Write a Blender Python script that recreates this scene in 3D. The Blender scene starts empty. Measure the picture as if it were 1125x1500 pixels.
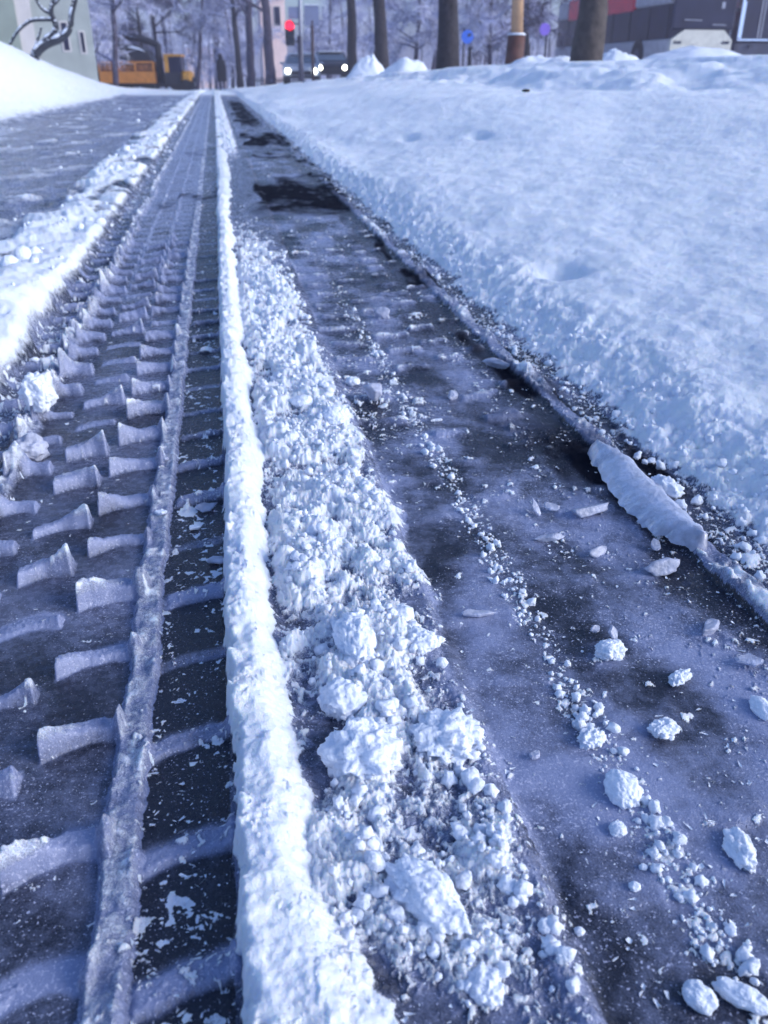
import bpy, math, random
import numpy as np
from mathutils import Vector, noise as mnoise

sc = bpy.context.scene
col = sc.collection
R_ = math.radians
rnd = random.Random(7)
RNG = np.random.default_rng(11)

# ------------------------------------------------------------------ camera
CAM_H, PITCH, YAW, FPX = 0.40, R_(27.64), R_(10.27), 1222.0
FWD = Vector((math.sin(YAW)*math.cos(PITCH), math.cos(YAW)*math.cos(PITCH), -math.sin(PITCH)))
RGT = Vector((math.cos(YAW), -math.sin(YAW), 0))
UPV = RGT.cross(FWD)

def ray(px, py):
    return FWD + RGT*((px-562.5)/FPX) - UPV*((py-750)/FPX)
def gp(px, py, z=0.0):                       # photo pixel -> point of the level z
    d = ray(px, py); t = (z-CAM_H)/d.z
    return d.x*t, d.y*t
def at(px, py, Y):                           # photo pixel -> point at depth Y along the road
    d = ray(px, py); t = Y/d.y
    return Vector((d.x*t, Y, CAM_H+d.z*t))

cd = bpy.data.cameras.new('camera'); cam = bpy.data.objects.new('camera', cd); col.objects.link(cam)
cam.location = (0, 0, CAM_H); cam.rotation_euler = (math.pi/2-PITCH, 0, -YAW)
cd.sensor_fit = 'VERTICAL'; cd.sensor_height = 36; cd.lens = FPX/1500*36
cd.clip_start = .02; cd.clip_end = 2000
cd.dof.use_dof = True; cd.dof.focus_distance = .70; cd.dof.aperture_fstop = 11
sc.camera = cam

# ------------------------------------------------------------------ world and sun
SUN_EL, SUN_AZ = R_(23), R_(116)             # azimuth from +Y, negative = left
w = bpy.data.worlds.new('World'); sc.world = w; w.use_nodes = True
nt = w.node_tree; bg = nt.nodes['Background']
sky = nt.nodes.new('ShaderNodeTexSky'); sky.sky_type = 'NISHITA'; sky.sun_disc = False
sky.sun_elevation = SUN_EL; sky.sun_rotation = SUN_AZ; sky.dust_density = 2.0; sky.ozone_density = 2.5
mx = nt.nodes.new('ShaderNodeMix'); mx.data_type = 'RGBA'; mx.blend_type = 'MULTIPLY'
mx.inputs[0].default_value = 1.0; mx.inputs[7].default_value = (.80, .945, 1.16, 1)
nt.links.new(sky.outputs[0], mx.inputs[6]); nt.links.new(mx.outputs[2], bg.inputs[0])
bg.inputs[1].default_value = .10
sl = bpy.data.lights.new('sun', 'SUN'); sl.energy = 1.3; sl.angle = R_(32); sl.color = (1, .955, .93)
so = bpy.data.objects.new('sun', sl); col.objects.link(so)
so.rotation_euler = (math.pi/2-SUN_EL, 0, math.pi-SUN_AZ)
so.location = (0, 0, 30)
sc.view_settings.view_transform = 'Standard'; sc.view_settings.look = 'None'
sc.view_settings.exposure = 1.14; sc.view_settings.gamma = 1
sc.cycles.use_denoising = True
sc.cycles.max_bounces = 6; sc.cycles.diffuse_bounces = 4; sc.cycles.volume_bounces = 0
sc.cycles.sample_clamp_indirect = 4

# ------------------------------------------------------------------ materials
def mat(name, color=(.5, .5, .5), rough=.6, metal=0, emit=None, estr=0, noise_amt=0, nscale=8, bump=0, bscale=40, frost=0, spec=.5, fcol=(.55, .58, .74)):
    m = bpy.data.materials.new(name); m.use_nodes = True
    n = m.node_tree.nodes; l = m.node_tree.links; b = n['Principled BSDF']
    b.inputs['Base Color'].default_value = (*color, 1); b.inputs['Roughness'].default_value = rough
    b.inputs['Metallic'].default_value = metal; b.inputs['Specular IOR Level'].default_value = spec
    tc = n.new('ShaderNodeTexCoord')
    src = None
    if noise_amt:
        t = n.new('ShaderNodeTexNoise'); t.inputs['Scale'].default_value = nscale; t.inputs['Detail'].default_value = 6
        l.new(tc.outputs['Object'], t.inputs['Vector'])
        r = n.new('ShaderNodeMapRange'); l.new(t.outputs[0], r.inputs[0])
        r.inputs[1].default_value = .3; r.inputs[2].default_value = .7
        r.inputs[3].default_value = 1-noise_amt; r.inputs[4].default_value = 1+noise_amt
        mm = n.new('ShaderNodeMix'); mm.data_type = 'RGBA'; mm.blend_type = 'MULTIPLY'; mm.inputs[0].default_value = 1
        mm.inputs[6].default_value = (*color, 1); l.new(r.outputs[0], mm.inputs[7]); src = mm.outputs[2]
    if frost:                                  # frost and snow caught on upward faces
        g = n.new('ShaderNodeNewGeometry'); s = n.new('ShaderNodeSeparateXYZ'); l.new(g.outputs['Normal'], s.inputs[0])
        t2 = n.new('ShaderNodeTexNoise'); t2.inputs['Scale'].default_value = 3; l.new(tc.outputs['Object'], t2.inputs['Vector'])
        ad = n.new('ShaderNodeMath'); ad.operation = 'ADD'; l.new(s.outputs['Z'], ad.inputs[0]); l.new(t2.outputs[0], ad.inputs[1])
        r = n.new('ShaderNodeMapRange'); l.new(ad.outputs[0], r.inputs[0])
        r.inputs[1].default_value = 1.1-frost; r.inputs[2].default_value = 1.6-frost
        mm = n.new('ShaderNodeMix'); mm.data_type = 'RGBA'; l.new(r.outputs[0], mm.inputs[0])
        if src: l.new(src, mm.inputs[6])
        else: mm.inputs[6].default_value = (*color, 1)
        mm.inputs[7].default_value = (*fcol, 1); src = mm.outputs[2]
    if src: l.new(src, b.inputs['Base Color'])
    if bump:
        t = n.new('ShaderNodeTexNoise'); t.inputs['Scale'].default_value = bscale; t.inputs['Detail'].default_value = 8
        l.new(tc.outputs['Object'], t.inputs['Vector'])
        bn = n.new('ShaderNodeBump'); bn.inputs['Strength'].default_value = 1; bn.inputs['Distance'].default_value = bump
        l.new(t.outputs[0], bn.inputs['Height']); l.new(bn.outputs[0], b.inputs['Normal'])
    if emit:
        b.inputs['Emission Color'].default_value = (*emit, 1); b.inputs['Emission Strength'].default_value = estr
    return m

SNOW = (.80, .85, .96)
def ground_mat():
    m = bpy.data.materials.new('snow_and_ice'); m.use_nodes = True
    n = m.node_tree.nodes; l = m.node_tree.links; b = n['Principled BSDF']
    at_ = n.new('ShaderNodeAttribute'); at_.attribute_name = 'cover'
    sp = n.new('ShaderNodeSeparateColor'); l.new(at_.outputs['Color'], sp.inputs[0])
    geo = n.new('ShaderNodeNewGeometry')
    def noise(scale, det=4, rough=.6):
        t = n.new('ShaderNodeTexNoise'); t.inputs['Scale'].default_value = scale; t.inputs['Detail'].default_value = det
        t.inputs['Roughness'].default_value = rough; l.new(geo.outputs['Position'], t.inputs['Vector']); return t.outputs[0]
    def mathn(op, a, bb):
        k = n.new('ShaderNodeMath'); k.operation = op
        for i, v in enumerate((a, bb)):
            if isinstance(v, (int, float)): k.inputs[i].default_value = v
            else: l.new(v, k.inputs[i])
        return k.outputs[0]
    def ramp(v, a, bb, c=0., d=1.):
        r = n.new('ShaderNodeMapRange'); l.new(v, r.inputs[0]); r.interpolation_type = 'SMOOTHSTEP'
        for i, q in enumerate((a, bb, c, d)): r.inputs[i+1].default_value = q
        return r.outputs[0]
    def mix(f, a, bb):
        k = n.new('ShaderNodeMix'); k.data_type = 'RGBA'; l.new(f, k.inputs[0])
        for i, v in ((6, a), (7, bb)):
            if isinstance(v, tuple): k.inputs[i].default_value = (*v, 1)
            else: l.new(v, k.inputs[i])
        return k.outputs[2]
    fine = noise(900, 3); mid = noise(120, 5); big = noise(22, 5)
    grain = mathn('ADD', mathn('MULTIPLY', fine, .6), mathn('MULTIPLY', mid, .6))
    # frost film breaks up with grain
    fr = ramp(mathn('ADD', sp.outputs[1], mathn('MULTIPLY', mathn('SUBTRACT', grain, .6), .9)), .22, 1.0)
    ice = mix(fr, (.014, .016, .030), (.25, .285, .45))
    # grit and bubbles
    ice = mix(ramp(mathn('ADD', mathn('ADD', noise(520, 2), mathn('MULTIPLY', fr, .05)), mathn('MULTIPLY', noise(9, 3), .22)), .74, .82), ice, (.46, .48, .64))
    wet = sp.outputs[2]
    ice = mix(wet, ice, (.009, .010, .017))
    sn = ramp(mathn('ADD', sp.outputs[0], mathn('MULTIPLY', mathn('SUBTRACT', grain, .6), 1.0)), .3, .7)
    scol = mix(ramp(big, .3, .7), (.76, .81, .93), (.85, .89, .97))
    c = mix(sn, ice, scol); l.new(c, b.inputs['Base Color'])
    rr = mathn('ADD', ramp(sn, 0, 1, .27, .9), mathn('MULTIPLY', wet, .5))
    l.new(mathn('ADD', rr, mathn('MULTIPLY', mathn('SUBTRACT', mid, .5), .25)), b.inputs['Roughness'])
    l.new(mathn('MULTIPLY', ramp(sn, 0, 1, .40, .15), mathn('SUBTRACT', 1.0, mathn('MULTIPLY', wet, .97))), b.inputs['Specular IOR Level'])
    b.inputs['Subsurface Radius'].default_value = (.7, .9, 1.2); b.inputs['Subsurface Scale'].default_value = .0055
    l.new(ramp(sn, 0, 1, .15, .7), b.inputs['Subsurface Weight'])
    bn = n.new('ShaderNodeBump'); bn.inputs['Strength'].default_value = .8
    hh = mathn('ADD', mathn('MULTIPLY', fine, .0022), mathn('MULTIPLY', mid, .0022))
    l.new(mathn('MULTIPLY', hh, ramp(sn, 0, 1, .35, 1.0)), bn.inputs['Height']); bn.inputs['Distance'].default_value = 1
    l.new(bn.outputs[0], b.inputs['Normal'])
    return m
M_GROUND = ground_mat()
M = dict(
    snow=mat('snow', SNOW, .9, spec=.15, noise_amt=.06, nscale=60, bump=.003, bscale=220),
    far_snow=mat('far_snow', SNOW, .9, spec=.15, noise_amt=.08, nscale=2, bump=.05, bscale=4),
    bark=mat('dark_bark', (.030, .026, .034), .9, noise_amt=.5, nscale=12, bump=.03, bscale=14, frost=.0),
    bark_frost=mat('frosted_bark', (.07, .06, .095), .9, noise_amt=.4, nscale=6, frost=.5, fcol=(.36, .36, .56)),
    twig=mat('frosted_twigs', (.50, .51, .68), .9, noise_amt=.5, nscale=1.2, frost=.45, fcol=(.84, .86, .98)),
    twig_dark=mat('dark_twigs', (.13, .125, .20), .9, noise_amt=.5, nscale=1.2, frost=.15, fcol=(.35, .35, .56)),
    limb=mat('wet_dark_limb', (.03, .035, .05), .8, noise_amt=.3),
    plaster=mat('pale_green_plaster', (.33, .36, .35), .85, noise_amt=.14, nscale=1.5),
    plaster_pale=mat('cream_plaster', (.55, .52, .52), .85, noise_amt=.1, nscale=2),
    pink=mat('pale_pink_plaster', (.88, .68, .64), .85, noise_amt=.1, nscale=1),
    dark_glass=mat('dark_glass', (.014, .016, .045), .3, spec=.25, noise_amt=.3, nscale=1.5),
    orange=mat('orange_paint', (.62, .23, .03), .5, noise_amt=.15, nscale=6),
    yellow=mat('yellow_orange_paint', (.70, .33, .04), .5, noise_amt=.15, nscale=6),
    black=mat('black_metal', (.018, .018, .028), .5, noise_amt=.3),
    rubber=mat('rubber', (.02, .02, .024), .85),
    steel=mat('galvanised_steel', (.30, .32, .40), .45, .3, noise_amt=.15),
    dark_steel=mat('dark_painted_steel', (.05, .05, .085), .5, noise_amt=.2),
    sign_grey=mat('grey_blue_sign', (.17, .20, .33), .5, noise_amt=.08),
    sign_blue=mat('blue_sign', (.03, .13, .62), .4, noise_amt=.1),
    sign_purple=mat('purple_sign', (.20, .12, .55), .4, noise_amt=.1),
    rust=mat('red_brown_paint', (.085, .032, .026), .7, noise_amt=.35, nscale=7),
    buff=mat('buff_concrete', (.46, .28, .16), .75, noise_amt=.2, nscale=5),
    red_light=mat('red_lens_lit', (.8, .02, .05), .3, emit=(1, .012, .05), estr=1.3),
    lens_dark=mat('unlit_lens', (.03, .04, .07), .2),
    headlight=mat('lit_headlight', (.9, .9, .8), .2, emit=(1, .98, .78), estr=7),
    car_dark=mat('dark_car_paint', (.02, .022, .04), .25, noise_amt=.1),
    car_white=mat('white_van_paint', (.38, .42, .52), .35, noise_amt=.1),
    glass_pale=mat('windscreen_glass', (.10, .14, .20), .12),
    bus_red=mat('red_bus_paint', (.75, .025, .06), .4, noise_amt=.15, nscale=3),
    bus_white=mat('dirty_white_bus_paint', (.42, .42, .47), .5, noise_amt=.15, nscale=4),
    bus_cream=mat('cream_bumper', (.56, .55, .50), .5, noise_amt=.12, nscale=6),
    bus_navy=mat('navy_bus_paint', (.022, .030, .075), .35, noise_amt=.3, nscale=2),
    lit_pane=mat('pale_blue_lit_strip', (.4, .5, .7), .3, emit=(.42, .6, 1), estr=.22),
    lamp_yellow=mat('yellow_lamp', (.9, .9, .5), .3, emit=(.95, 1, .55), estr=3),
    hole_dark=mat('mark_black', (.02, .018, .018), .9),
)
def ice_mat(name, base, tr, rough=.3):
    m = mat(name, base, rough, noise_amt=.22, nscale=90, bump=.002, bscale=160)
    b = m.node_tree.nodes['Principled BSDF']
    b.inputs['Transmission Weight'].default_value = tr; b.inputs['IOR'].default_value = 1.31
    return m
M['ice'] = ice_mat('cloudy_ice', (.56, .59, .74), .25)
M['ice_clear'] = ice_mat('clear_ice', (.62, .66, .82), .5, .2)

# ------------------------------------------------------------------ numpy noise
def h2(i, j, s):
    i = i.astype(np.int64); j = j.astype(np.int64)
    n = (i*73856093) ^ (j*19349663) ^ (s*83492791)
    n = (n ^ (n >> 13))*1274126177 & 0x7fffffff
    n = (n ^ (n >> 15))*668265263 & 0x7fffffff
    n = n ^ (n >> 14)
    return ((n & 0xffffff)/float(0x1000000)).astype(np.float32)
def pn(x, y, s=0):
    x = np.asarray(x, np.float32); y = np.asarray(y, np.float32)
    i = np.floor(x); j = np.floor(y); fx = x-i; fy = y-j
    u = fx*fx*fx*(fx*(fx*6-15)+10); v = fy*fy*fy*(fy*(fy*6-15)+10)
    def g(a, b):
        t = h2(i+a, j+b, s)*6.2831853
        return np.cos(t)*(fx-a)+np.sin(t)*(fy-b)
    a = g(0, 0); b = g(1, 0); c = g(0, 1); d = g(1, 1)
    return 1.4*((a+(b-a)*u)*(1-v)+(c+(d-c)*u)*v)
def fbm(x, y, o=4, s=0, gain=.5):
    r = 0; a = 1; t = 0
    for k in range(o):
        r = r+a*pn(x*2**k+k*17.3, y*2**k-k*9.1, s+k); t += a; a *= gain
    return r/t*1.25
def balls(x, y, cell, s, prob, rmin=.3, rmax=.72):
    """height of half-balls scattered one per cell with probability prob"""
    gx = x/cell; gy = y/cell
    i0 = np.floor(gx); j0 = np.floor(gy); best = np.zeros_like(gx)
    for a in (-1, 0, 1):
        for b in (-1, 0, 1):
            i = i0+a; j = j0+b
            cx = i+h2(i, j, s); cy = j+h2(i, j, s+1)
            rr = rmin+(rmax-rmin)*h2(i, j, s+2)**2
            ok = h2(i, j, s+3) < prob
            q = rr*rr-(gx-cx)**2-(gy-cy)**2
            best = np.maximum(best, np.where(ok, np.sqrt(np.maximum(q, 0)), 0))
    return best*cell
def sm(a, b, x):
    t = np.clip((x-a)/(b-a), 0, 1); return t*t*(3-2*t)
def gs(x, c, wd): return np.exp(-((x-c)/wd)**2)

PITCHL = .0905
def relief(X, Y):
    X = np.asarray(X, np.float32); Y = np.asarray(Y, np.float32)
    near = 1-sm(1.6, 3.0, Y)
    jx = .0035*pn(X*45, Y*45, 3)+.0015*pn(X*160, Y*160, 4)
    xd = X+jx+.006*pn(Y*3.1, Y*0+.5, 5)
    xs = X+.003*pn(Y*14, Y*0+3.5, 6)+.0012*pn(X*200, Y*200, 7)
    f1 = fbm(X*9, Y*7, 4, 20); f2 = fbm(X*34, Y*34, 4, 30); f3 = fbm(X*3, Y*1.3, 3, 40)
    f4 = fbm(X*150, Y*150, 3, 45)
    # warped coordinates give ragged, not perfectly round, crumbs
    wx = X+.0022*pn(X*210, Y*210, 50)+.0045*pn(X*75, Y*75, 52)+.0011*pn(X*520, Y*520, 54); wy = Y+.0022*pn(X*210, Y*210, 51)+.0045*pn(X*75, Y*75, 53)+.0011*pn(X*520, Y*520, 55)
    z = .003*f3+.0012*f2
    snow = np.zeros_like(X); frost = .50+.45*f1+.15*f2; wet = np.zeros_like(X)

    # ---------------- left tyre track
    mt = sm(-.276, -.262, xs)*(1-sm(-.031, -.025, xs))
    z = z-.006*mt+.002*mt*f1
    fade = 1-.8*sm(1.7, 3.4, Y)
    frost = np.where(mt > .5, .46+.32*f1+.12*f2+.25*sm(1.5, 4, Y), frost)
    for ci, (xl, xr, ph, fin, sk) in enumerate(((-.153, -.0935, .453, -1, .22), (-.211, -.158, .503, 1, .30), (-.266, -.216, .458, -1, .25), (-.083, -.022, .447, 0, .28), (-.325, -.272, .50, 0, .2))):
        xc = (xl+xr)/2
        yy = Y-sk*(X-xc)+.0025*pn(X*60, Y*30, 60+ci)-(.003 if fin == 0 else .009)*np.sin(np.clip((X-xl)/(xr-xl), 0, 1)*3.1416)
        k = np.round((yy-ph)/PITCHL); d = yy-ph-k*PITCHL
        r1 = h2(k, k*0+ci, 71); r2 = h2(k, k*0+ci, 72); r3 = h2(k, k*0+ci, 73)
        d = d+(r3-.5)*.010
        t1 = .009+.003*r2; t2 = .010+.006*r1
        p = sm(-t1-.003, -t1+.006, d)*(1-sm(t2-.008, t2+.006, d))
        wl = xl+(r1-.5)*.006+.0010*pn(X*0+k, Y*160, 75); wr = xr+(r2-.5)*.006
        lat = sm(wl, wl+.0035, X+.0012*f4)*(1-sm(wr-.0035, wr, X+.0012*f4))
        if fin == 0: lat = sm(wl-.004, wl+.010, X)*(1-sm(wr-.006, wr+.004, X))
        amp = (.70+.50*r1)*(1-.55*(r3 < .13))*fade
        base = (.0165+.0012*f2)*amp*(.60 if fin == 0 else 1)
        hh = base*p
        if fin:
            xf = wl+.005 if fin < 0 else wr-.005
            fw = .010+.006*r2
            side = np.clip(1-np.abs(X-xf)/(2.0*fw), 0, 1)
            pf = sm(-.011, -.004, d)*(1-sm(.001, .008, d))
            hh = hh+(.014*r3+.005)*fade*side**1.2*pf*(.9+.14*pn(X*240, Y*240, 77))
        jag = .0012*sm(.25, .6, p)*np.maximum(pn(X*300, Y*300, 78), 0)*fade
        z = z+(hh+jag)*lat
        up = lat*p
        frost = frost+up*(.52+.25*r2)*(.5+.5*fade)
        snow = np.maximum(snow, up*sm(.010, .030, hh)*.50+up*(.12+.22*f2+.12*f4)*fade)
    frost = np.where((xs > -.080) & (xs < -.026), frost-.36, frost)
    # longitudinal ribs
    wr_ = .0132+.0022*pn(Y*26, Y*0, 80)+.0012*pn(Y*90, Y*0, 82)
    q = np.abs(xs+.0895+.002*pn(Y*9, Y*0, 81))/wr_
    rb = 1-sm(.55, 1.12, q)
    z = z+rb*(.0125+.0025*pn(X*90, Y*40, 83)+.0012*f4)*(1-.6*sm(2, 4, Y))
    frost = np.where(rb > .3, .80+.12*f2, frost); snow = np.maximum(snow, rb*(.42+.34*f2+.22*f4))
    for xq in (-.1555, -.2135):
        g_ = (1-sm(.3, 1, np.abs(xs-xq)/.009))*sm(1.3, 2.6, Y)
        z = z+.007*g_; frost = frost+.45*g_; snow = np.maximum(snow, g_*(.34+.3*f2))
    g_ = 1-sm(.3, 1.05, np.abs(xd+.266+.008*pn(Y*7, Y*0, 89))/(.019+.006*pn(Y*12, Y*0, 88)))
    z = z+g_*(.013+.010*np.maximum(f2, 0)+.006*pn(Y*23, X*20, 87)+.7*balls(wx, wy, .018, 90, .45*np.ones_like(X)))*(1-.5*sm(2, 5, Y))
    frost = np.maximum(frost, g_*.8); snow = np.maximum(snow, g_*(.42+.4*f2))
    # ---------------- crumbs, one field for all bands
    c1 = ((X > .0)&(X < .17)&(Y < 8))
    b16 = lambda p, s: balls(wx, wy, .019, s, p)
    dens = np.zeros_like(X)
    mc = sm(.004, .028, xd)*(1-sm(.100, .156, xd+.014*f1+.03*sm(1.3, 2.8, Y)+.012*pn(Y*11, Y*0, 101)))
    band = np.clip(.64-.05*(1-sm(.45, .75, Y))+.85*fbm(X*16, Y*11, 3, 100)+.22*gs(Y, .62, .09)+.28*sm(.55, .85, Y), 0, 1)*(1-.9*sm(1.5, 3.1, Y)*(1-sm(4.6, 6, Y)))
    dens = np.maximum(dens, mc*band)
    g2 = gs(xd+.006*pn(Y*17, Y*0, 110), .223, .011)
    dens = np.maximum(dens, g2*np.clip(.62+.7*pn(Y*13, X*0, 111), 0, .9)*(1-.6*sm(1.1, 2.0, Y)))
    dens = np.maximum(dens, .75*gs(Y, 1.04+.05*f1, .10)*sm(.12, .15, X)*(1-sm(.22, .27, X))*np.clip(.6+f2, 0, 1))
    gap = sm(.43, .448, xd)*(1-sm(.475, .49, xd))
    dens = np.maximum(dens, gap*np.clip(.55+.6*pn(X*12, Y*7, 112), .1, .85))
    bk = np.maximum(X-.472+.030*fbm(Y*4, Y*0+7, 3, 120)+.012*fbm(X*20, Y*14, 3, 121)+.008*f2+.0012*f4, -1)
    dens = np.maximum(dens, sm(-.03, .0, bk)*(1-sm(.03, .10, bk))*.75)
    dright = sm(.14, .2, X)*(1-sm(.42, .46, X))
    dens = np.maximum(dens, dright*np.clip(.02+.35*fbm(X*12, Y*9, 3, 130), 0, .5)*(.35+.65*sm(.55, 1.0, Y)))
    dsh = sm(-.083, -.074, X)*(1-sm(-.03, -.02, X))
    dens = np.maximum(dens, dsh*np.clip(.12+.35*fbm(X*14, Y*9, 3, 131), 0, .5))
    dens = np.maximum(dens, sm(-.34, -.31, X)*(1-sm(-.275, -.26, X))*np.clip(.35+.6*f1, .05, .8))
    Mm = band*1.0+.42*fbm(wx*48, wy*40, 4, 135)+.16*fbm(wx*190, wy*190, 3, 136)
    solid = mc*sm(.38, .58, Mm); thin = mc*sm(.16, .44, Mm)
    hb3 = balls(wx, wy, .034, 144, .40*solid*sm(.4, .7, Y), .22, .55)*.62
    hM = solid*(.0025+.0105*sm(.5, 1.15, Mm)+.0012*pn(X*420, Y*420, 146)+.003*f2+.0012*f4)
    dn2 = np.clip(np.maximum(dens*(1-mc), thin*.9), 0, .95)
    hc = np.maximum(balls(wx, wy, .019, 140, np.clip(dens*.12*(1-mc)*(1-.8*g2)+.40*solid*sm(.35, .7, Y), 0, 1), .2, .66)*.75, balls(wx, wy, .0100, 150, np.where(mc > .2, (.15+.35*sm(.4, .75, Y))*thin, dens*(.26-.12*g2)), .22, .66)*.6)
    hc = np.maximum(hc, balls(wx, wy, .0052, 160, np.clip(np.where(mc > .2, (.35+.35*sm(.4, .8, Y))*thin, dens*.7)+.012, 0, .85)))
    nr = Y < 1.8
    if nr.any():
        fine = np.zeros_like(X)
        fine[nr] = balls(wx[nr], wy[nr], .0027, 170, np.clip(dn2[nr]*.95+.03+.05*f1[nr], 0.012, .85))
        hc = np.maximum(hc, fine)
    hc = np.maximum(hc, hb3)
    z = z+hM
    snow = np.maximum(snow, sm(.0015, .005, hM)*(.85+.15*f2))
    film = thin*.0015           # crusty layer under the crumbs
    z = z+hc*.8+film*(1+f2)
    snow = np.maximum(snow, sm(.0004, .0016, hc)*(.72+.25*f2)+0)
    snow = np.maximum(snow, thin*(.50+.35*f2+.2*f4))
    frost = np.where(mc > .1, np.maximum(frost, .50+.3*f2+.35*thin), frost)
    # glassy rim at the right of the crumb band
    rim = gs(xd+.012*pn(Y*11, Y*0, 101), .137, .008)*(1-sm(.9, 1.6, Y))
    z = z+.0022*rim; frost = frost+.22*rim; snow = np.maximum(snow, .34*rim)
    # ---------------- white ridge
    xr0 = -.0265+.0030*pn(Y*11, Y*0, 180)+.0045*pn(Y*2.6, Y*0, 179)+.0012*pn(X*90, Y*60, 181)
    wdt = .047+.013*pn(Y*7, Y*0, 182)+.008*pn(Y*21, Y*0, 183)+.010*(1-sm(.3, .5, Y))+.012*(1-sm(.21, .34, Y))+.035*sm(2.9, 3.8, Y)*(.6+.6*pn(Y*1.3, Y*0, 178))
    r = (X-xr0)/wdt+.12*f2+.05*f4
    brk = np.clip(1-sm(2.4, 3.3, Y)*(.55+.9*fbm(Y*1.7, Y*0+2, 3, 188)), .08, 1)
    pr = sm(0, .16, r)*(1-sm(.42, 1.10, r))
    hr = pr*(.028+.006*f1+.0045*f2+.004*pn(Y*9, Y*0, 184))*brk
    z = np.maximum(z, hr+.0*z)+.0*hr
    lump = balls(X+3*(wx-X), Y+3*(wy-Y), .034, 185, .5*np.ones_like(X), .3, .62)*.22+balls(wx, wy, .009, 186, (.25+.5*f2).astype(np.float32))*.20
    z = z+pr*lump*brk+pr*(.0009*f4+.0022*fbm(X*70, Y*70, 3, 189))
    snow = np.maximum(snow, sm(.10, .3, pr)*np.clip(.98*sm(.08, .4, brk)-.3*sm(2.6, 3.4, Y)*(.5-f2), 0, 1))
    # ---------------- right tyre track
    rt = sm(.14, .155, xs)*(1-sm(.435, .445, xs))
    z = z-.005*rt+rt*.003*f1
    fd = (.35+.65*sm(.7, 1.1, Y))*(1-.6*sm(2.2, 3.2, Y))
    for ci, (xl, xr, ph, sk) in enumerate(((.150, .215, .47, -.1), (.232, .300, .50, .1), (.306, .365, .45, .15), (.371, .418, .49, .2))):
        yy = Y-sk*(X-xl)+.006*pn(X*40, Y*25, 190+ci)
        k = np.round((yy-ph)/PITCHL); d = yy-ph-k*PITCHL
        r1 = h2(k, k*0+ci, 201); r2 = h2(k, k*0+ci, 202); r3 = h2(k, k*0+ci, 203)
        p = sm(-.016, -.002, d+.003*f2)*(1-sm(.004, .020, d+.003*f2))
        xl2 = xl+.020*r2-.01; xr2 = xr-.020*r3+.008
        lat = sm(xl2, xl2+.008, X+.003*f2)*(1-sm(xr2-.008, xr2, X+.003*f2))
        a = (r1 > .22)*(.4+.6*r1)*fd*lat*p
        z = z+a*(.0075+.004*f2+.001*f4)
        frost = frost+.40*a; snow = np.maximum(snow, a*(.50+.8*f2+.2*f4)*(.6+.55*sm(.8, 1.3, Y)))
    frost = np.where(rt > .5, frost+.02+.14*(1-sm(.5, .9, Y))-.46*sm(.33, .40, X+.03*f1)*sm(.38, .52, Y)*(1-sm(4.0, 6.0, Y))+.60*fbm(X*10, Y*5, 3, 210)+.10*f2, frost)
    q = np.abs(xs-.426+.006*pn(Y*6, Y*0, 220)+.003*f2)/(.0165+.005*pn(Y*16, Y*0, 221)+.003*pn(Y*50, Y*0, 223))
    rb3 = np.clip(.62+.75*pn(Y*6.5, Y*0, 227)+.4*pn(Y*19, X*8, 228), .38, 1)*(1-sm(.45, 1.1, q))*(1-.6*sm(2.8, 4, Y))
    z = z+rb3*(.012+.005*pn(X*60, Y*30, 222)+.004*f2+.8*balls(wx, wy, .013, 224, (.45+.4*f2).astype(np.float32))); frost = np.where(rb3 > .3, .78+.2*f2, frost)
    snow = np.maximum(snow, rb3*(.66+.5*f2))
    # dark, thawed patches in the gutter
    X0_, Y0_ = X, Y; X = X+.10*fbm(X0_*9, Y0_*2.2, 4, 225); Y = Y*(1+.16*fbm(X0_*7, Y0_*1.6, 4, 226))
    wp = gs(Y, 3.4, .60)*sm(.08, .15, X)*(1-sm(.43, .5, X))*1.0
    wp = np.maximum(wp, gs(Y, 3.3, .13)*sm(-.24, -.2, X)*(1-sm(.06, .09, X))*.55)
    wp = np.maximum(wp, gs(Y, 6.4, .9)*sm(.13, .2, X)*(1-sm(.44, .52, X))*.9)
    wp = np.maximum(wp, gs(Y, 5.1, .25)*sm(.17, .2, X)*(1-sm(.38, .44, X))*.75)
    wp = np.maximum(wp, sm(7.5, 9, Y)*(1-sm(15, 18, Y))*sm(.16, .24, X)*(1-sm(.36, .46, X))*.8)
    wp = np.maximum(wp, .8*sm(.0, .45, fbm(X0_*14, Y0_*2.4, 3, 229))*sm(.33, .39, X)*(1-sm(.46, .50, X))*sm(.55, .8, Y)*(1-sm(5, 9, Y)))
    wp = np.maximum(wp, gs(Y, .80, .20)*sm(.31, .36, X)*(1-sm(.41, .44, X))*.75)
    wp = np.maximum(wp, gs(Y, 5.3, .3)*sm(-.24, -.2, X)*(1-sm(.0, .06, X))*.45)
    X, Y = X0_, Y0_
    wet = np.clip(np.maximum(wet, sm(.2, .95, wp*(1.1+.9*f1+.5*f2))), 0, 1)*(1-.75*rb3)*(1-.8*pr)
    snow = snow*(1-.75*wet)
    # ---------------- right snow bank
    d = np.maximum(bk, 0)
    fy = 1-.30*sm(12, 24, Y)-.25*sm(24, 45, Y)
    hb = .044*(1-np.exp(-(d/.075)**1.2))+fy*(.155*np.maximum(X-.62, 0)*(1-.25*sm(1.5, 3.2, X)))
    hb = hb+sm(.02, .3, d)*(.011*fbm(X*2.6-Y*1.3, Y*.9+X*.5, 3, 230)+.050*fbm(X*.9, Y*.4, 2, 240))+.006*f1*sm(.02, .1, d)+.0016*f2*sm(0, .05, d)+.0003*f4
    hb = hb+.010*gs(d, .12, .06)*(.7+.7*pn(Y*5, Y*0, 242))+.004*sm(.02, .12, d)*(1-sm(.3, .6, d))*fbm(X*13, Y*9, 2, 243)
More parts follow.
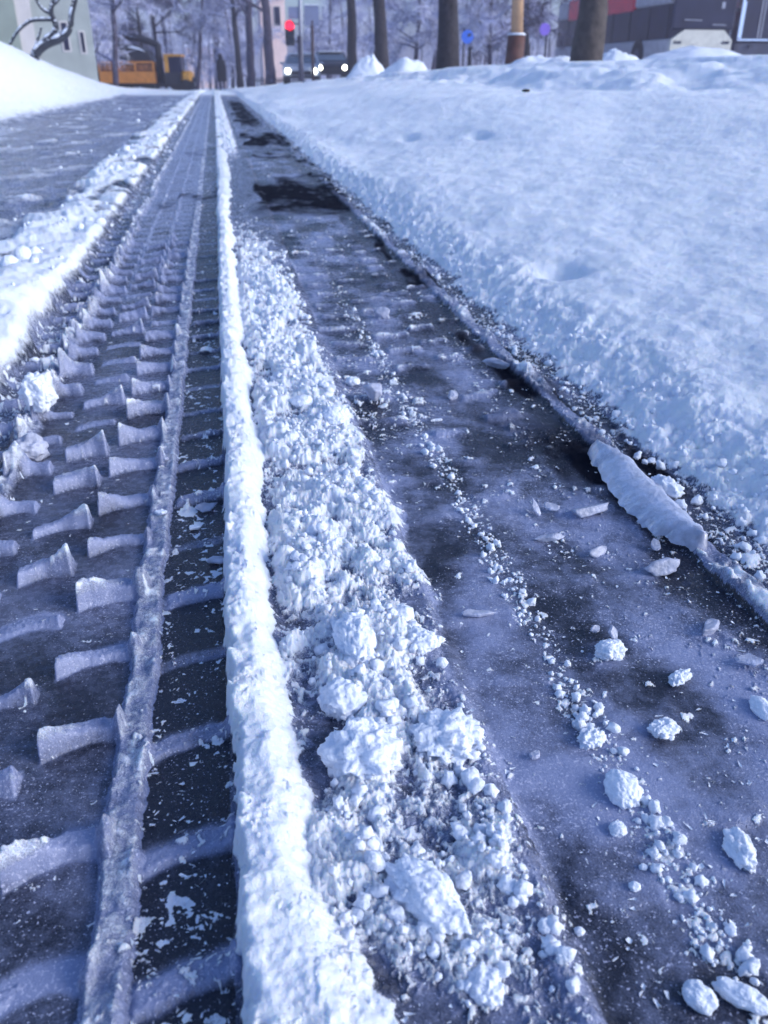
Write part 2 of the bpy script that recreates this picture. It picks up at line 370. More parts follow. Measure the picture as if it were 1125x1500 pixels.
    edge = sm(.0, .02, d)*(1-sm(.03, .16, d))
    hb = hb+edge*(balls(X+3*(wx-X), Y+3*(wy-Y), .036, 250, .4*np.ones_like(X))*.20+balls(wx, wy, .010, 251, .30*np.ones_like(X), .2, .6)*.24+.006*f2)
    zs = .55-.013*np.maximum(Y-15, 0)
    hs = sm(2.6, 3.1, X); drop = sm(3.1, 4.6, X+.5*fbm(X*.7, Y*.4, 3, 244))
    hb = hb+.13*hs*fbm(X*1.4, Y*.9, 4, 246)
    hb = hb*(1-drop)+np.minimum(zs, hb+.1)*drop
    inb = bk > 0
    z = np.where(inb, np.maximum(z*(1-sm(0, .05, d)), 0)+hb, z)
    snow = np.where(inb, np.maximum(snow, np.clip(sm(-.004, .020, d+.014*f2+.010*f1)*1.0, 0, .98)), snow)
    frost = np.where(inb, np.maximum(frost, .6), frost); wet = np.where(inb, wet*(1-sm(0, .03, d)), wet)
    dimple = gs(X, .652, .035)*gs(Y, 1.60, .05)*.035+gs(X, 1.25, .04)*gs(Y, 4.3, .1)*.04+gs(X, 1.02, .04)*gs(Y, 4.9, .12)*.04
    z = z-dimple
    # ---------------- slush thrown up on the left
    xw = X+.10*fbm(X*5, Y*2.6, 4, 260)
    ms = sm(-.60, -.52, xw)*(1-sm(-.350, -.312, X+.016*f1+.006*f2))
    sd = np.clip(1.05+.45*fbm(X*4, Y*2.2, 3, 262), 0, 1)
    one = np.ones_like(X)
    wx2 = X+.02*pn(X*18, Y*18, 263); wy2 = Y+.02*pn(X*18, Y*18, 264)
    puff = np.maximum(1-1.5*np.abs(fbm(X*6.5+2, Y*4.2, 3, 270)), 0); puff2 = np.maximum(1-1.4*np.abs(fbm(X*19, Y*13, 3, 273)), 0)
    hl = sd*(.030*puff+.010*puff2)*(.55+.45*sm(-.4, .4, fbm(X*3, Y*1.6, 2, 275)))+balls(wx, wy, .026, 276, .25*sd, .25, .6)*.20
    soft = gs(X+.02*f1, -.41, .075)*(1-sm(1.7, 2.7, Y))
    z = z+ms*(.014*sd+1.1*hl*(1-.5*soft)+.022*soft+.030*(1-sm(1.4, 2.3, Y))*gs(X, -.41, .06)+.005*f1+.003*f2)
    snow = np.maximum(snow, ms*np.clip(sm(.012, .040, hl+.012*sd+.014*f1+.03*soft)*.97, 0, 1))
    # ---------------- packed road further left
    mr = 1-sm(-.60, -.52, xw)
    rn = fbm(X*3.3, Y*2.0, 4, 280)
    hl2 = balls(wx2, wy2, .11, 290, np.clip(.15+.6*rn, 0, .7), .2, .6)*.28+balls(wx, wy, .04, 293, np.clip(.25+.6*rn, 0, .8), .2, .6)*.30
    z = z+mr*(hl2*.8+.010*rn+.004*f2)
    snow = np.maximum(snow, mr*np.clip(sm(.004, .03, hl2)*.45+.52*sm(-.40, .55, rn+.5*f1+.25*f2), 0, .85))
    frost = np.where(mr > .5, .70+.35*f1, frost)
    # ---------------- smooth ploughed heap on the left
    dl = -(X+1.72+.10*fbm(Y*.6, Y*0, 3, 300))
    amp = 1.28*np.exp(-((Y-9)/13.4)**2)+.12
    hll = amp*sm(-.05, 2.25, dl)+.010*fbm(X*1.5, Y*.8, 3, 302)*sm(0, .5, dl)
    z = z+np.where(dl > -.05, hll, 0)
    snow = np.maximum(snow, sm(-.1, .45, dl+.12*f1+.06*f2)*.97)
    # ---------------- far: snow across the lane, and everything dips
    far = sm(17, 23, Y)*(X < 3)
    snow = np.maximum(snow, far*.85)
    z = z+far*.03
    drp = np.maximum(Y-23, 0)*.0125
    z = z-np.where(X < 3.1, drp, drp*(1-sm(3.1, 4.6, X)))
    return z, np.clip(snow, 0, 1), np.clip(frost, 0, 1), wet

def tag(o, label=None, cat=None, group=None, kind=None):
    if label: o['label'] = label
    if cat: o['category'] = cat
    if group: o['group'] = group
    if kind: o['kind'] = kind
    return o

def np_mesh(name, co, quads, material, attr=None):
    me = bpy.data.meshes.new(name); nq, k = quads.shape
    me.vertices.add(len(co)); me.vertices.foreach_set('co', co.astype(np.float32).ravel())
    me.loops.add(nq*k); me.loops.foreach_set('vertex_index', quads.astype(np.int32).ravel())
    me.polygons.add(nq); me.polygons.foreach_set('loop_start', np.arange(0, nq*k, k, dtype=np.int32))
    me.polygons.foreach_set('use_smooth', np.ones(nq, bool))
    if attr is not None:
        a = me.color_attributes.new('cover', 'FLOAT_COLOR', 'POINT'); a.data.foreach_set('color', attr.astype(np.float32).ravel())
    me.update(calc_edges=True); me.materials.append(material)
    o = bpy.data.objects.new(name, me); col.objects.link(o); return o

# near ground as one relief, cut into the strips it is made of
DET = 1.0
def rows():
    ys = [.10]
    while ys[-1] < 78:
        y = ys[-1]; r2 = y*y+CAM_H*CAM_H
        dy = r2/CAM_H*1.25/835./1.25                # about one sample per pixel row
        ys.append(y+min(max(dy, .00045), .0085*y)/DET)
    return np.array(ys)
ROWS = rows()
T = np.concatenate([np.linspace(-.62, -.30, 150, endpoint=False), np.linspace(-.30, .80, int(1250*DET), endpoint=False), np.linspace(.80, 1.15, 160)])
YY = np.repeat(ROWS[:, None], len(T), 1); XX = (YY+.24)*T[None, :]
print('relief grid', YY.shape)
Zs, Sn, Fr, We = [np.concatenate(k) for k in zip(*[relief(XX[a:a+160], YY[a:a+160]) for a in range(0, len(ROWS), 160)])]
edge = np.clip(np.maximum(sm(-.50, -.62, T), sm(1.0, 1.15, T)), 0, 1)[None, :]*sm(2, 12, YY)
Zs = Zs*(1-edge)-.85*edge
nr_, nc_ = YY.shape
idx = np.arange(nr_*nc_).reshape(nr_, nc_)
Q = np.stack([idx[:-1, :-1], idx[:-1, 1:], idx[1:, 1:], idx[1:, :-1]], -1).reshape(-1, 4)
CO = np.stack([XX, YY, Zs], -1).reshape(-1, 3); AT = np.stack([Sn, Fr, We, np.ones_like(Sn)], -1).reshape(-1, 4)
xm = XX[:-1, :-1].ravel()
for nm, a, b, lb in (
    ('snow_bank', -1e3, -1.72, 'smooth tall white snow bank heaped on the far left'),
    ('road', -1.72, -.56, 'brownish packed snow road between left bank and slush'),
    ('slush', -.56, -.305, 'lumpy white slush band left of the tyre tracks'),
    ('tyre_track', -.305, -.0265, 'left tyre track with sharp icy lug bars and ribs'),
    ('snow_ridge', -.0265, .028, 'narrow smooth white snow ridge between the two tyre tracks'),
    ('tyre_track', .028, .458, 'right tyre track with snow crumbs and dark ice'),
    ('snow_bank', .458, 3.15, 'broad blue white snow bank sloping up on the right'),
    ('street', 3.15, 1e3, 'snowy street beyond the right snow bank')):
    f = Q[(xm >= a) & (xm < b)]
    u, inv = np.unique(f, return_inverse=True)
    o = np_mesh(nm, CO[u], inv.reshape(-1, 4), M_GROUND, AT[u]); tag(o, lb, kind='structure')
def zat(x, y):
    return float(relief(np.array([x]), np.array([y]))[0][0])
g = np_mesh('ground', np.array([(-900, -300, -.9), (900, -300, -.9), (900, 900, -.9), (-900, 900, -.9)]), np.array([[0, 1, 2, 3]]), M['far_snow'])
tag(g, 'level snow covered ground reaching to the horizon', kind='structure')

# ------------------------------------------------------------------ loose crumbs and lumps
def ico(sub):
    import bmesh
    bm = bmesh.new(); bmesh.ops.create_icosphere(bm, subdivisions=sub, radius=1)
    v = np.array([q.co[:] for q in bm.verts]); bm.faces.ensure_lookup_table()
    f = np.array([[q.index for q in p.verts] for p in bm.faces]); bm.free(); return v, f
def lump_verts(sub, seed, rough=.35, freq=1.6, froth=0):
    v, f = ico(sub); out = []
    for p in v:
        q = Vector(p)*freq+Vector((seed*3.1, seed*1.7, -seed*2.3))
        k = 1+rough*(.7 if froth else 1)*mnoise.fractal(q, 1.1 if froth else .8, 2.1, 3)+rough*(.0 if froth else .45)*abs(mnoise.noise(q*2.7))+(froth*((.75-mnoise.voronoi(q*1.9)[0][0])+.55*(.7-mnoise.voronoi(q*4.3)[0][0])+.3*(.7-mnoise.voronoi(q*9.5)[0][0])) if froth else 0)
        out.append(p*k)
    return np.array(out), f
TPL = {s: [lump_verts(s, 10*s+i, .70, 2.3) for i in range(8)] for s in (1, 2)}
TPL[0] = []
for i in range(8):                                           # thin broken flakes
    a_ = np.sort(RNG.random(6))*6.283; k_ = RNG.uniform(.5, 1.3, 6); el = RNG.uniform(.35, .8)
    ring = np.stack([k_*np.cos(a_)*1.3, el*k_*np.sin(a_), np.zeros(6)], -1)
    v_ = np.concatenate([ring+(0, 0, .12), ring*.9-(0, 0, .12)]); f_ = [[0, j, j+1] for j in range(1, 5)]+[[6, 6+j+1, 6+j] for j in range(1, 5)]
    for j in range(6): q_ = (j+1) % 6; f_ += [[j, q_, 6+q_], [j, 6+q_, 6+j]]
    TPL[0].append((v_, np.array(f_)))
def shard_verts(sub, seed, noisy=.10):
    v, f = ico(sub); rg = np.random.default_rng(int(seed*1000))
    N_ = rg.normal(size=(13, 3)); N_[:, 2] *= .6; N_ /= np.linalg.norm(N_, axis=1)[:, None]; D_ = rg.uniform(.42, .95, 13)
    k = np.min(np.where(v@N_.T > .02, D_/np.maximum(v@N_.T, .02), 9), axis=1); k = np.minimum(k, 1.25)
    out = v*k[:, None]
    nz = np.array([mnoise.fractal(Vector(p)*2.6+Vector((seed, 0, 0)), .9, 2.1, 4) for p in out])
    return out*(1+noisy*nz)[:, None], f
def rot_rand(n):
    q = RNG.normal(size=(n, 4)); q /= np.linalg.norm(q, axis=1)[:, None]
    a, b, c, d = q.T
    return np.stack([np.stack([1-2*(c*c+d*d), 2*(b*c-a*d), 2*(b*d+a*c)], -1), np.stack([2*(b*c+a*d), 1-2*(b*b+d*d), 2*(c*d-a*b)], -1), np.stack([2*(b*d-a*c), 2*(c*d+a*b), 1-2*(b*b+c*c)], -1)], 1)
def crumbs(name, xy, rad, label, sub):
    z = relief(xy[:, 0], xy[:, 1])[0]
    Vs, Fs, off = [], [], 0
    Rm = rot_rand(len(xy))
    if sub == 0:                                             # flakes lie nearly flat
        a_ = RNG.random(len(xy))*6.283; tl = RNG.normal(0, .25, (len(xy), 2)); c_, s_ = np.cos(a_), np.sin(a_); o_ = np.ones(len(xy))
        Rm = np.stack([np.stack([c_, -s_, tl[:, 0]], -1), np.stack([s_, c_, tl[:, 1]], -1), np.stack([-tl[:, 0], -tl[:, 1], o_], -1)], 1)
    which = RNG.integers(0, 8, len(xy))
    for i in range(len(xy)):
        v, f = TPL[sub][which[i]]
        q = (v*rad[i]*np.array((1, 1, .8)))@Rm[i].T+np.array((xy[i, 0], xy[i, 1], z[i]+rad[i]*.35))
        Vs.append(q); Fs.append(f+off); off += len(v)
    o = np_mesh(name, np.concatenate(Vs), np.concatenate(Fs), M['snow']); tag(o, label, 'snow crumbs', kind='stuff')
def sample(n, x0, x1, y0, y1, dens):
    out = np.zeros((0, 2))
    while len(out) < n:
        m = 4*n
        y = y0*(y1/y0)**RNG.random(m); x = RNG.uniform(x0, x1, m)
        k = RNG.random(m) < np.clip(dens(x, y), 0, 1); out = np.concatenate([out, np.stack([x[k], y[k]], 1)])
    return out[:n]
dA = lambda x, y: np.clip(.35+.9*fbm(x*16, y*11, 3, 100)+.2*sm(.5, .8, y), 0, 1)
pA = sample(1100, .028, .140, .22, 2.3, dA); crumbs('snow_crumbs', pA,   .0014+.0045*RNG.random(1100)**3, 'small loose snow crumbs heaped right of the white ridge', 2)
pB = sample(420, .212, .236, .22, 1.6, lambda x, y: np.clip(.5+.8*pn(y*13, x*0, 111), 0, 1)); crumbs('snow_crumbs', pB,   .0010+.0034*RNG.random(420)**3, 'thin line of snow crumbs along the right tyre track', 2)
pC = sample(1500, -.08, .44, .22, 1.6, lambda x, y: np.clip(.15+.8*fbm(x*12, y*9, 3, 130), 0.02, 1)); crumbs('snow_crumbs', pC,   .0007+.0019*RNG.random(1500)**2.5, 'tiny snow grains and flakes scattered over the dark ice', 0)
pD = sample(450, .436, .56, .5, 4, lambda x, y: np.clip(.9-np.abs(x-.475)*9, 0, 1)); crumbs('snow_crumbs', pD,   .0015+.005*RNG.random(450)**3, 'snow crumbs along the foot of the right snow bank', 2)
pE = sample(60, -.56, -.29, 1.2, 9, lambda x, y: .6+.0*x); crumbs('snow_crumbs', pE, (.004+.014*RNG.random(60)**3)*(1+.1*pE[:, 1]), 'loose clods scattered on the left slush band', 1)
pF = sample(24, -1.7, -.5, 2.2, 14, lambda x, y: np.clip(.2+.8*fbm(x*3.3, y*2, 4, 280), 0, 1)); crumbs('snow_crumbs', pF, (.004+.006*RNG.random(24)**3)*(1+.12*pF[:, 1]), 'loose clods scattered on the packed brownish road', 1)

def scale_at(px, py, z=0):                                   # metres per photo pixel there
    x, y = gp(px, py, z); v = Vector((x, y, z-CAM_H)); return v.dot(FWD)/FPX
def mesh_obj(name, verts, faces, material, parent=None, smooth=False):
    me = bpy.data.meshes.new(name); me.from_pydata([tuple(v) for v in verts], [], [tuple(int(i) for i in f) for f in faces])
    if smooth: me.polygons.foreach_set('use_smooth', [True]*len(me.polygons))
    me.materials.append(material); me.update()
    o = bpy.data.objects.new(name, me); col.objects.link(o)
    if parent: o.parent = parent
    return o
def place_on(o, px, py, zadd=0.0, rz=0.0):
    x, y = gp(px, py, .004)
    o.location = (x, y, zat(x, y)+zadd); o.rotation_euler = (0, 0, rz)
def lump(px, py, w_, h_, label, cat='snow lump', name='snow_lump', m='snow', rz=0., rough=.30, freq=1.3, flat=.75, group=None):
    """w_ along, h_ across in photo pixels"""
    s = scale_at(px, py); a = w_*s/2; b = h_*s/2*1.15; c = min(a, b)*flat
    if m == 'ice' and name != 'ice_crest': v, f = shard_verts(4, rnd.uniform(0, 90)); v = v*1.15
    else: v, f = lump_verts(5 if w_ > 40 else 4, rnd.uniform(0, 90), rough, freq, (.06 if m == 'ice' else .17+.30*max(0, rough-.28)))
    v = v*np.array((a, b, c))*.86
    o = mesh_obj(name, v, f, M[m], smooth=True); place_on(o, px, py, c*(.1 if 420 < px < 735 and py > 880 and w_ > 30 else .5), rz)
    return tag(o, label, cat, group)
def flake(px, py, w_, h_, label, m='ice', rz=0., tilt=(0, 0), name='ice_flake', thick=.0016, cat='ice flake', pts=9, jag=.50, lift=.003):
    s = scale_at(px, py); a = w_*s/2; b = h_*s/2*1.5
    top = []; 
    for i in range(pts):
        t = 2*math.pi*i/pts; k = 1-jag*rnd.random()
        top.append((a*math.cos(t)*k, b*math.sin(t)*k))
    V = [(0, 0, thick*.8)]+[(x*.82, y*.82, thick*.7+rnd.uniform(-.3, .3)*thick) for x, y in top]+[(x, y, rnd.uniform(-.2, .4)*thick) for x, y in top]+[(x*.9, y*.9, -thick) for x, y in top]+[(0, 0, -thick)]
    F = []; n = pts
    for i in range(n):
        j = (i+1) % n
        F += [(0, 1+i, 1+j), (1+i, 1+n+i, 1+n+j, 1+j), (1+n+i, 1+2*n+i, 1+2*n+j, 1+n+j), (1+2*n+i, 3*n+1, 1+2*n+j)]
    o = mesh_obj(name, V, F, M[m], smooth=False); place_on(o, px, py, lift, 0)
    o.rotation_euler = (tilt[0], tilt[1], rz)
    return tag(o, label, cat)

lump(912, 1150, 52, 64, 'large smooth white snow lump sitting alone on the right crumb line', rough=.28, freq=1.4)
lump(907, 1204, 27, 24, 'small white snow lump just below the large smooth lump')
lump(1028, 1447, 42, 50, 'rounded oblong snow lump near the bottom right corner', rz=.5)
lump(895, 945, 46, 34, 'ragged white ice chunk on dark ice with a sliver above it', 'ice chunk', 'ice_chunk', 'snow', .1, .45, 1.8)
flake(899, 925, 18, 16, 'short upright ice sliver standing behind the ragged white chunk', rz=.4, tilt=(1.0, 0), lift=.008)
flake(874, 914, 24, 9, 'thin slanted ice sliver left of the ragged white chunk', rz=.6, tilt=(.5, 0), lift=.005)
flake(785, 1098, 30, 12, 'small leaf shaped ice flake left of the large smooth lump', rz=.5)
flake(699, 893, 62, 15, 'flat grey ice flake right of the crumbs in mid picture', m='ice', rz=-.15)
lump(806, 779, 66, 18, 'bone shaped ice chunk lying across the right tyre track', 'ice chunk', 'ice_chunk', 'ice', -.1, .35, 2.0)
flake(785, 742, 18, 24, 'broad upright ice flake above the bone shaped chunk', rz=.3, tilt=(.7, .1), lift=.008)
flake(808, 737, 31, 12, 'narrow pointed ice flake right of the broad upright flake', rz=-.7, tilt=(.4, .2), lift=.006)
flake(961, 795, 27, 19, 'heart shaped clear ice flake under the long ice slab', m='ice_clear', rz=.1, tilt=(.5, 0), lift=.006)
lump(880, 797, 46, 15, 'cloudy oblong ice chunk left of the heart shaped flake', 'ice chunk', 'ice_chunk', 'ice', .4, .35, 2)
lump(868, 742, 60, 26, 'cloudy ice hump left of the long ice slab', 'ice chunk', 'ice_chunk', 'ice', .3, .4, 2)
lump(975, 825, 84, 30, 'rounded cloudy ice bar below the heart shaped flake', 'ice chunk', 'ice_chunk', 'ice', .15, .3, 1.6)
lump(1086, 1232, 40, 62, 'ragged upright snow clump at the right edge lower down', 'snow clump', 'snow_clump', 'snow', -.1, .6, 1.9)
lump(1102, 1240, 34, 14, 'short snow finger beside the ragged upright clump', rz=.6)
lump(1092, 1446, 86, 34, 'long snow stick lying in the bottom right corner', 'snow stick', 'snow_stick', 'snow', -.75, .25, 1.6)
lump(975, 1058, 46, 30, 'knobbly snow clump above the large smooth lump to its right', 'snow clump', 'snow_clump', 'snow', .2, .6, 2.0)
lump(1118, 1028, 30, 46, 'white snow lump cut by the right edge of the picture')
lump(868, 1072, 42, 30, 'knobbly snow clump on crumb line just above the large smooth lump', 'snow clump', 'snow_clump', 'snow', .2, .6, 2.2)
lump(590, 903, 34, 32, 'round snowball at the right border of the crumb band')
lump(617, 940, 60, 46, 'spiky white snow clump just below the round snowball', 'snow clump', 'snow_clump', 'snow', .4, .55, 1.9)
lump(536, 720, 22, 22, 'small snowball right of the crumbs at mid height')
lump(503, 1028, 72, 66, 'big crusty greyish snow lump in the middle of the crumbs', rough=.35, freq=1.6)
lump(520, 950, 58, 110, 'long tall snow lump above the big crusty lump', rough=.4, freq=1.8, flat=1.0)
lump(530, 1110, 110, 100, 'broad snow heap below the big crusty lump', rough=.5, freq=2.1, flat=.6)
lump(655, 1080, 100, 90, 'frothy snow mound right of the broad snow heap', rough=.6, freq=2.6, flat=.5)
lump(625, 1320, 80, 130, 'elongated snow heap in the lower crumbs', rough=.5, freq=2.0, rz=.5, flat=.6)
lump(712, 1440, 60, 60, 'rounded snow heap at the bottom of the crumbs', rough=.4, freq=1.8)
lump(492, 625, 42, 34, 'rounded snow lump in the far crumbs beside the ridge')
lump(443, 595, 38, 24, 'flattish snow lump touching the ridge in far crumbs')
lump(517, 556, 23, 17, 'tiny lone snowball on grey ice right of far crumbs')
lump(549, 579, 36, 26, 'grey icy dome right of the tiny lone snowball', 'ice chunk', 'ice_chunk', 'ice')
lump(560, 460, 32, 20, 'icy lump on the far right tyre track', 'ice chunk', 'ice_chunk', 'ice', 0, .5, 2)
lump(663, 575, 24, 19, 'small grey ice chunk beyond the white shard', 'ice chunk', 'ice_chunk', 'ice', 0, .45, 2)
lump(736, 531, 50, 20, 'thick icy stick lying against the far end of the bank foot', 'ice chunk', 'ice_chunk', 'ice', -.55, .25, 1.6)
flake(371, 458, 9, 26, 'white upright flake stuck to the side of the ridge', m='snow', rz=-.3, tilt=(1.1, .2), lift=.012)
flake(237, 757, 26, 10, 'white chip lying on top of the left icy rib', m='snow', lift=.004)
flake(242, 680, 20, 8, 'small pale chip on the left icy rib further up', lift=.004)
flake(283, 771, 24, 10, 'pale chip on dark ice right of the left rib', m='snow', lift=.003)
flake(319, 818, 34, 18, 'flat frosty chip beside the white ridge', lift=.003)
flake(300, 742, 44, 16, 'glassy flake on dark ice above the pale chip', m='ice_clear', rz=.5, tilt=(.3, 0), lift=.004)
flake(1099, 962, 56, 24, 'thin glassy ice sheet at the right edge', m='ice_clear', rz=-.2, lift=.004)
lump(998, 982, 44, 20, 'crescent shaped frosty clump left of the glassy ice sheet', 'snow clump', 'snow_clump', 'snow', .5, .6, 2)
lump(1040, 915, 54, 22, 'cloudy ice chunk with white end near the long ice rib', 'ice chunk', 'ice_chunk', 'ice', .5, .45, 2)
lump(851, 1350, 18, 13, 'small oval snow pellet alone on the lower dark ice')
lump(932, 1287, 20, 15, 'small snow pellet left of the lower crumb line')
lump(945, 1256, 14, 10, 'smallest snow pellet above the lower crumb line')
flake(640, 608, 24, 5, 'thin white ice shard on grey ice', m='snow', rz=.1)
lump(45, 668, 56, 40, 'jagged icy crest lump lower of the two at left', 'ice crest', 'ice_crest', 'ice', .3, .5, 1.9, 1.0)
lump(62, 612, 46, 36, 'jagged icy crest lump upper and taller of the two at left', 'ice crest', 'ice_crest', 'snow', .2, .55, 2.0, 1.5)

# long ice slab peeled off the right-hand rib
def ice_slab():
    P_ = [gp(872, 652, .012), gp(905, 672, .014), (gp(940, 712, .014)), gp(975, 745, .014), gp(1000, 768, .014), gp(1028, 790, .012)]
    V, F = [], []; ns = 40
    pts = [Vector((x, y, 0)) for x, y in P_]
    for i in range(ns+1):
        t = i/ns*(len(pts)-1); k = min(int(t), len(pts)-2); c = pts[k].lerp(pts[k+1], t-k)
        ww = (.011+.006*mnoise.noise(Vector((i*.35, 2, 0)))+.010*math.sin(math.pi*i/ns))*(.35+.65*min(1, 4*min(i, ns-i)/ns+.3))
        zb = .004
        prof = [(-1.3, -.004), (-1.05, .003), (-.75, .010), (-.2, .016), (.3, .019), (.7, .014), (1, .004), (1.05, -.006)]
        for (a, zz) in prof:
            j = mnoise.noise(Vector((i*.28, a*3, 5)))
            V.append((c.x+a*ww*(1+.30*mnoise.noise(Vector((i*.9, 7+np.sign(a), 1))))+.0015*j, c.y+.001*j-.25*ww*a, zb+.85*zz+.0022*j+.0022*mnoise.fractal(Vector((c.x*90, c.y*90, a*3)), .9, 2, 4)))
    n = 8
    for i in range(ns):
        for j in range(n-1): F.append((i*n+j, i*n+j+1, (i+1)*n+j+1, (i+1)*n+j))
    F += [tuple(range(n))[::-1], tuple(ns*n+j for j in range(n))]
    o = mesh_obj('ice_slab', V, F, M['ice'], smooth=True)
    tag(o, 'long pale ice slab lying along the right rib beside the bank', 'ice slab')
ice_slab()
# snow lump on the bank
o = lump(1005, 548, 26, 40, 'small frosty tuft sticking out of the right bank slope', 'snow clump', 'snow_clump', 'snow', 0, .6, 2.2)
p = Vector(gp(1005, 552, .13)); o.location = (p.x, p.y, zat(p.x, p.y)+.004)


# ================================================================== street scene beyond the tracks
class MB:
    def __init__(s): s.v = []; s.f = []
    def box(s, x0, x1, y0, y1, z0, z1, bev=0):
        if bev:
            b = bev; k = len(s.v)
            prof = [(x0+b, y0), (x1-b, y0), (x1, y0+b), (x1, y1-b), (x1-b, y1), (x0+b, y1), (x0, y1-b), (x0, y0+b)]
            ins = [(x0+2*b, y0+b), (x1-2*b, y0+b), (x1-b, y0+2*b), (x1-b, y1-2*b), (x1-2*b, y1-b), (x0+2*b, y1-b), (x0+b, y1-2*b), (x0+b, y0+2*b)]
            for z, pp in ((z0, ins), (z0+b, prof), (z1-b, prof), (z1, ins)): s.v += [(x, y, z) for x, y in pp]
            s.f.append(tuple(k+i for i in range(8))[::-1]); s.f.append(tuple(k+24+i for i in range(8)))
            for r in range(3):
                for i in range(8):
                    j = (i+1) % 8; s.f.append((k+r*8+i, k+r*8+j, k+r*8+8+j, k+r*8+8+i))
            return s
        k = len(s.v)
        s.v += [(x, y, z) for z in (z0, z1) for x, y in ((x0, y0), (x1, y0), (x1, y1), (x0, y1))]
        s.f += [(k+3, k+2, k+1, k), (k+4, k+5, k+6, k+7)]+[(k+i, k+(i+1) % 4, k+4+(i+1) % 4, k+4+i) for i in range(4)]
        return s
    def prism(s, poly, axis, a, b):
        """extrude a 2D outline along an axis (0 x, 1 y, 2 z)"""
        k = len(s.v); n = len(poly)
        for t in (a, b):
            for p, q in poly:
                s.v.append({0: (t, p, q), 1: (p, t, q), 2: (p, q, t)}[axis])
        s.f += [tuple(k+i for i in range(n))[::-1], tuple(k+n+i for i in range(n))]
        s.f += [(k+i, k+(i+1) % n, k+n+(i+1) % n, k+n+i) for i in range(n)]
        return s
    def tube(s, pts, rad, n=8, cap=True):
        k0 = len(s.v); pts = [Vector(p) for p in pts]
        for i, p in enumerate(pts):
            d = (pts[min(i+1, len(pts)-1)]-pts[max(i-1, 0)]).normalized()
            u = d.cross(Vector((0, 0, 1)) if abs(d.z) < .9 else Vector((1, 0, 0))).normalized(); w_ = d.cross(u)
            r = rad[i] if isinstance(rad, (list, tuple)) else rad
            for j in range(n):
                a = 2*math.pi*j/n; s.v.append(tuple(p+u*(r*math.cos(a))+w_*(r*math.sin(a))))
        for i in range(len(pts)-1):
            for j in range(n):
                q = (j+1) % n; s.f.append((k0+i*n+j, k0+i*n+q, k0+i*n+n+q, k0+i*n+n+j))
        if cap:
            s.f.append(tuple(k0+j for j in range(n))[::-1]); s.f.append(tuple(k0+(len(pts)-1)*n+j for j in range(n)))
        return s
    def disc(s, c, r, axis, h, n=20):
        poly = [(c[(axis+1) % 3]+r*math.cos(2*math.pi*i/n), c[(axis+2) % 3]+r*math.sin(2*math.pi*i/n)) for i in range(n)]
        k = len(s.v)
        for t in (c[axis]-h/2, c[axis]+h/2):
            for p, q in poly:
                v = [0, 0, 0]; v[axis] = t; v[(axis+1) % 3] = p; v[(axis+2) % 3] = q; s.v.append(tuple(v))
        s.f += [tuple(k+i for i in range(n))[::-1], tuple(k+n+i for i in range(n))]
        s.f += [(k+i, k+(i+1) % n, k+n+(i+1) % n, k+n+i) for i in range(n)]
        return s
    def build(s, name, m, parent=None, smooth=False):
        return mesh_obj(name, s.v, s.f, M[m] if isinstance(m, str) else m, parent, smooth)
def thing(name, label, cat, loc, rz=0, group=None):
    o = bpy.data.objects.new(name, None); col.objects.link(o); o.empty_display_size = .2
    o.location = loc; o.rotation_euler = (0, 0, rz); return tag(o, label, cat, group)
def base(px, Y, dz=0):
    p = at(px, 100, Y); return Vector((p.x, p.y, zat(p.x, p.y)+dz))
def copy_tree(o, parent=None):
    c = o.copy(); col.objects.link(c); c.parent = parent
    for ch in list(o.children): copy_tree(ch, c)
    return c

# ---- building on the left
A = at(30, 60, 31); bz = zat(A.x, A.y)-.3
b = thing('building', 'pale grey green plastered building wall behind the snowy tree on the left', 'building', (A.x, A.y, bz), R_(12))
MB().box(.45, 2.15, 0, 6, 0, 9).build('wall', 'plaster', b)
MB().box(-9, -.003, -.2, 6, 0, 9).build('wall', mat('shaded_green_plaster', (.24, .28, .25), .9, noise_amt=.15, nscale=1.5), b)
MB().box(0, .447, -.12, 6, 0, 9).build('pilaster', 'plaster_pale', b)
for (x, z0, z1, ww) in ((1.25, 1.25, 2.0, .16), (1.78, 1.2, 1.75, .10), (1.3, 4.2, 5.4, .4)):
    f = MB().box(x-.05, x+ww+.05, -.03, .05, z0-.05, z1+.05).build('window', 'plaster_pale', b)
    MB().box(x, x+ww, -.04, .02, z0, z1).build('pane', 'dark_glass', f)
MB().box(.15, .30, -.15, 0, 2.9, 3.5).build('window', 'dark_glass', b)
b2 = thing('building', 'pale pink building glimpsed between trees left of the red traffic light', 'building', at(404, 112, 73)+Vector((0, 0, -1.2)))
MB().box(-.9, .95, 0, 5, 0, 6.4).build('wall', 'pink', b2)
MB().prism([(-1.1, 6.4), (1.15, 6.4), (.03, 7.5)], 1, -.3, 5.2).build('roof', 'far_snow', b2)
for x in (-.55, .15):
    for z in (4.6,):
        f = MB().box(x-.06, x+.46, -.06, .05, z-.06, z+1.26).build('window', 'plaster_pale', b2); MB().box(x, x+.4, -.08, .02, z, z+1.2).build('pane', 'dark_glass', f)
b3 = thing('building', 'pale pink building low behind the person in the dark coat', 'building', at(305, 112, 110)+Vector((0, 0, -2)))
MB().box(-2.2, 2.0, 0, 8, 0, 5.0).build('wall', 'pink', b3); MB().prism([(-2.5, 5.0), (2.3, 5.0), (-.1, 6.2)], 1, -.3, 8.2).build('roof', 'far_snow', b3)

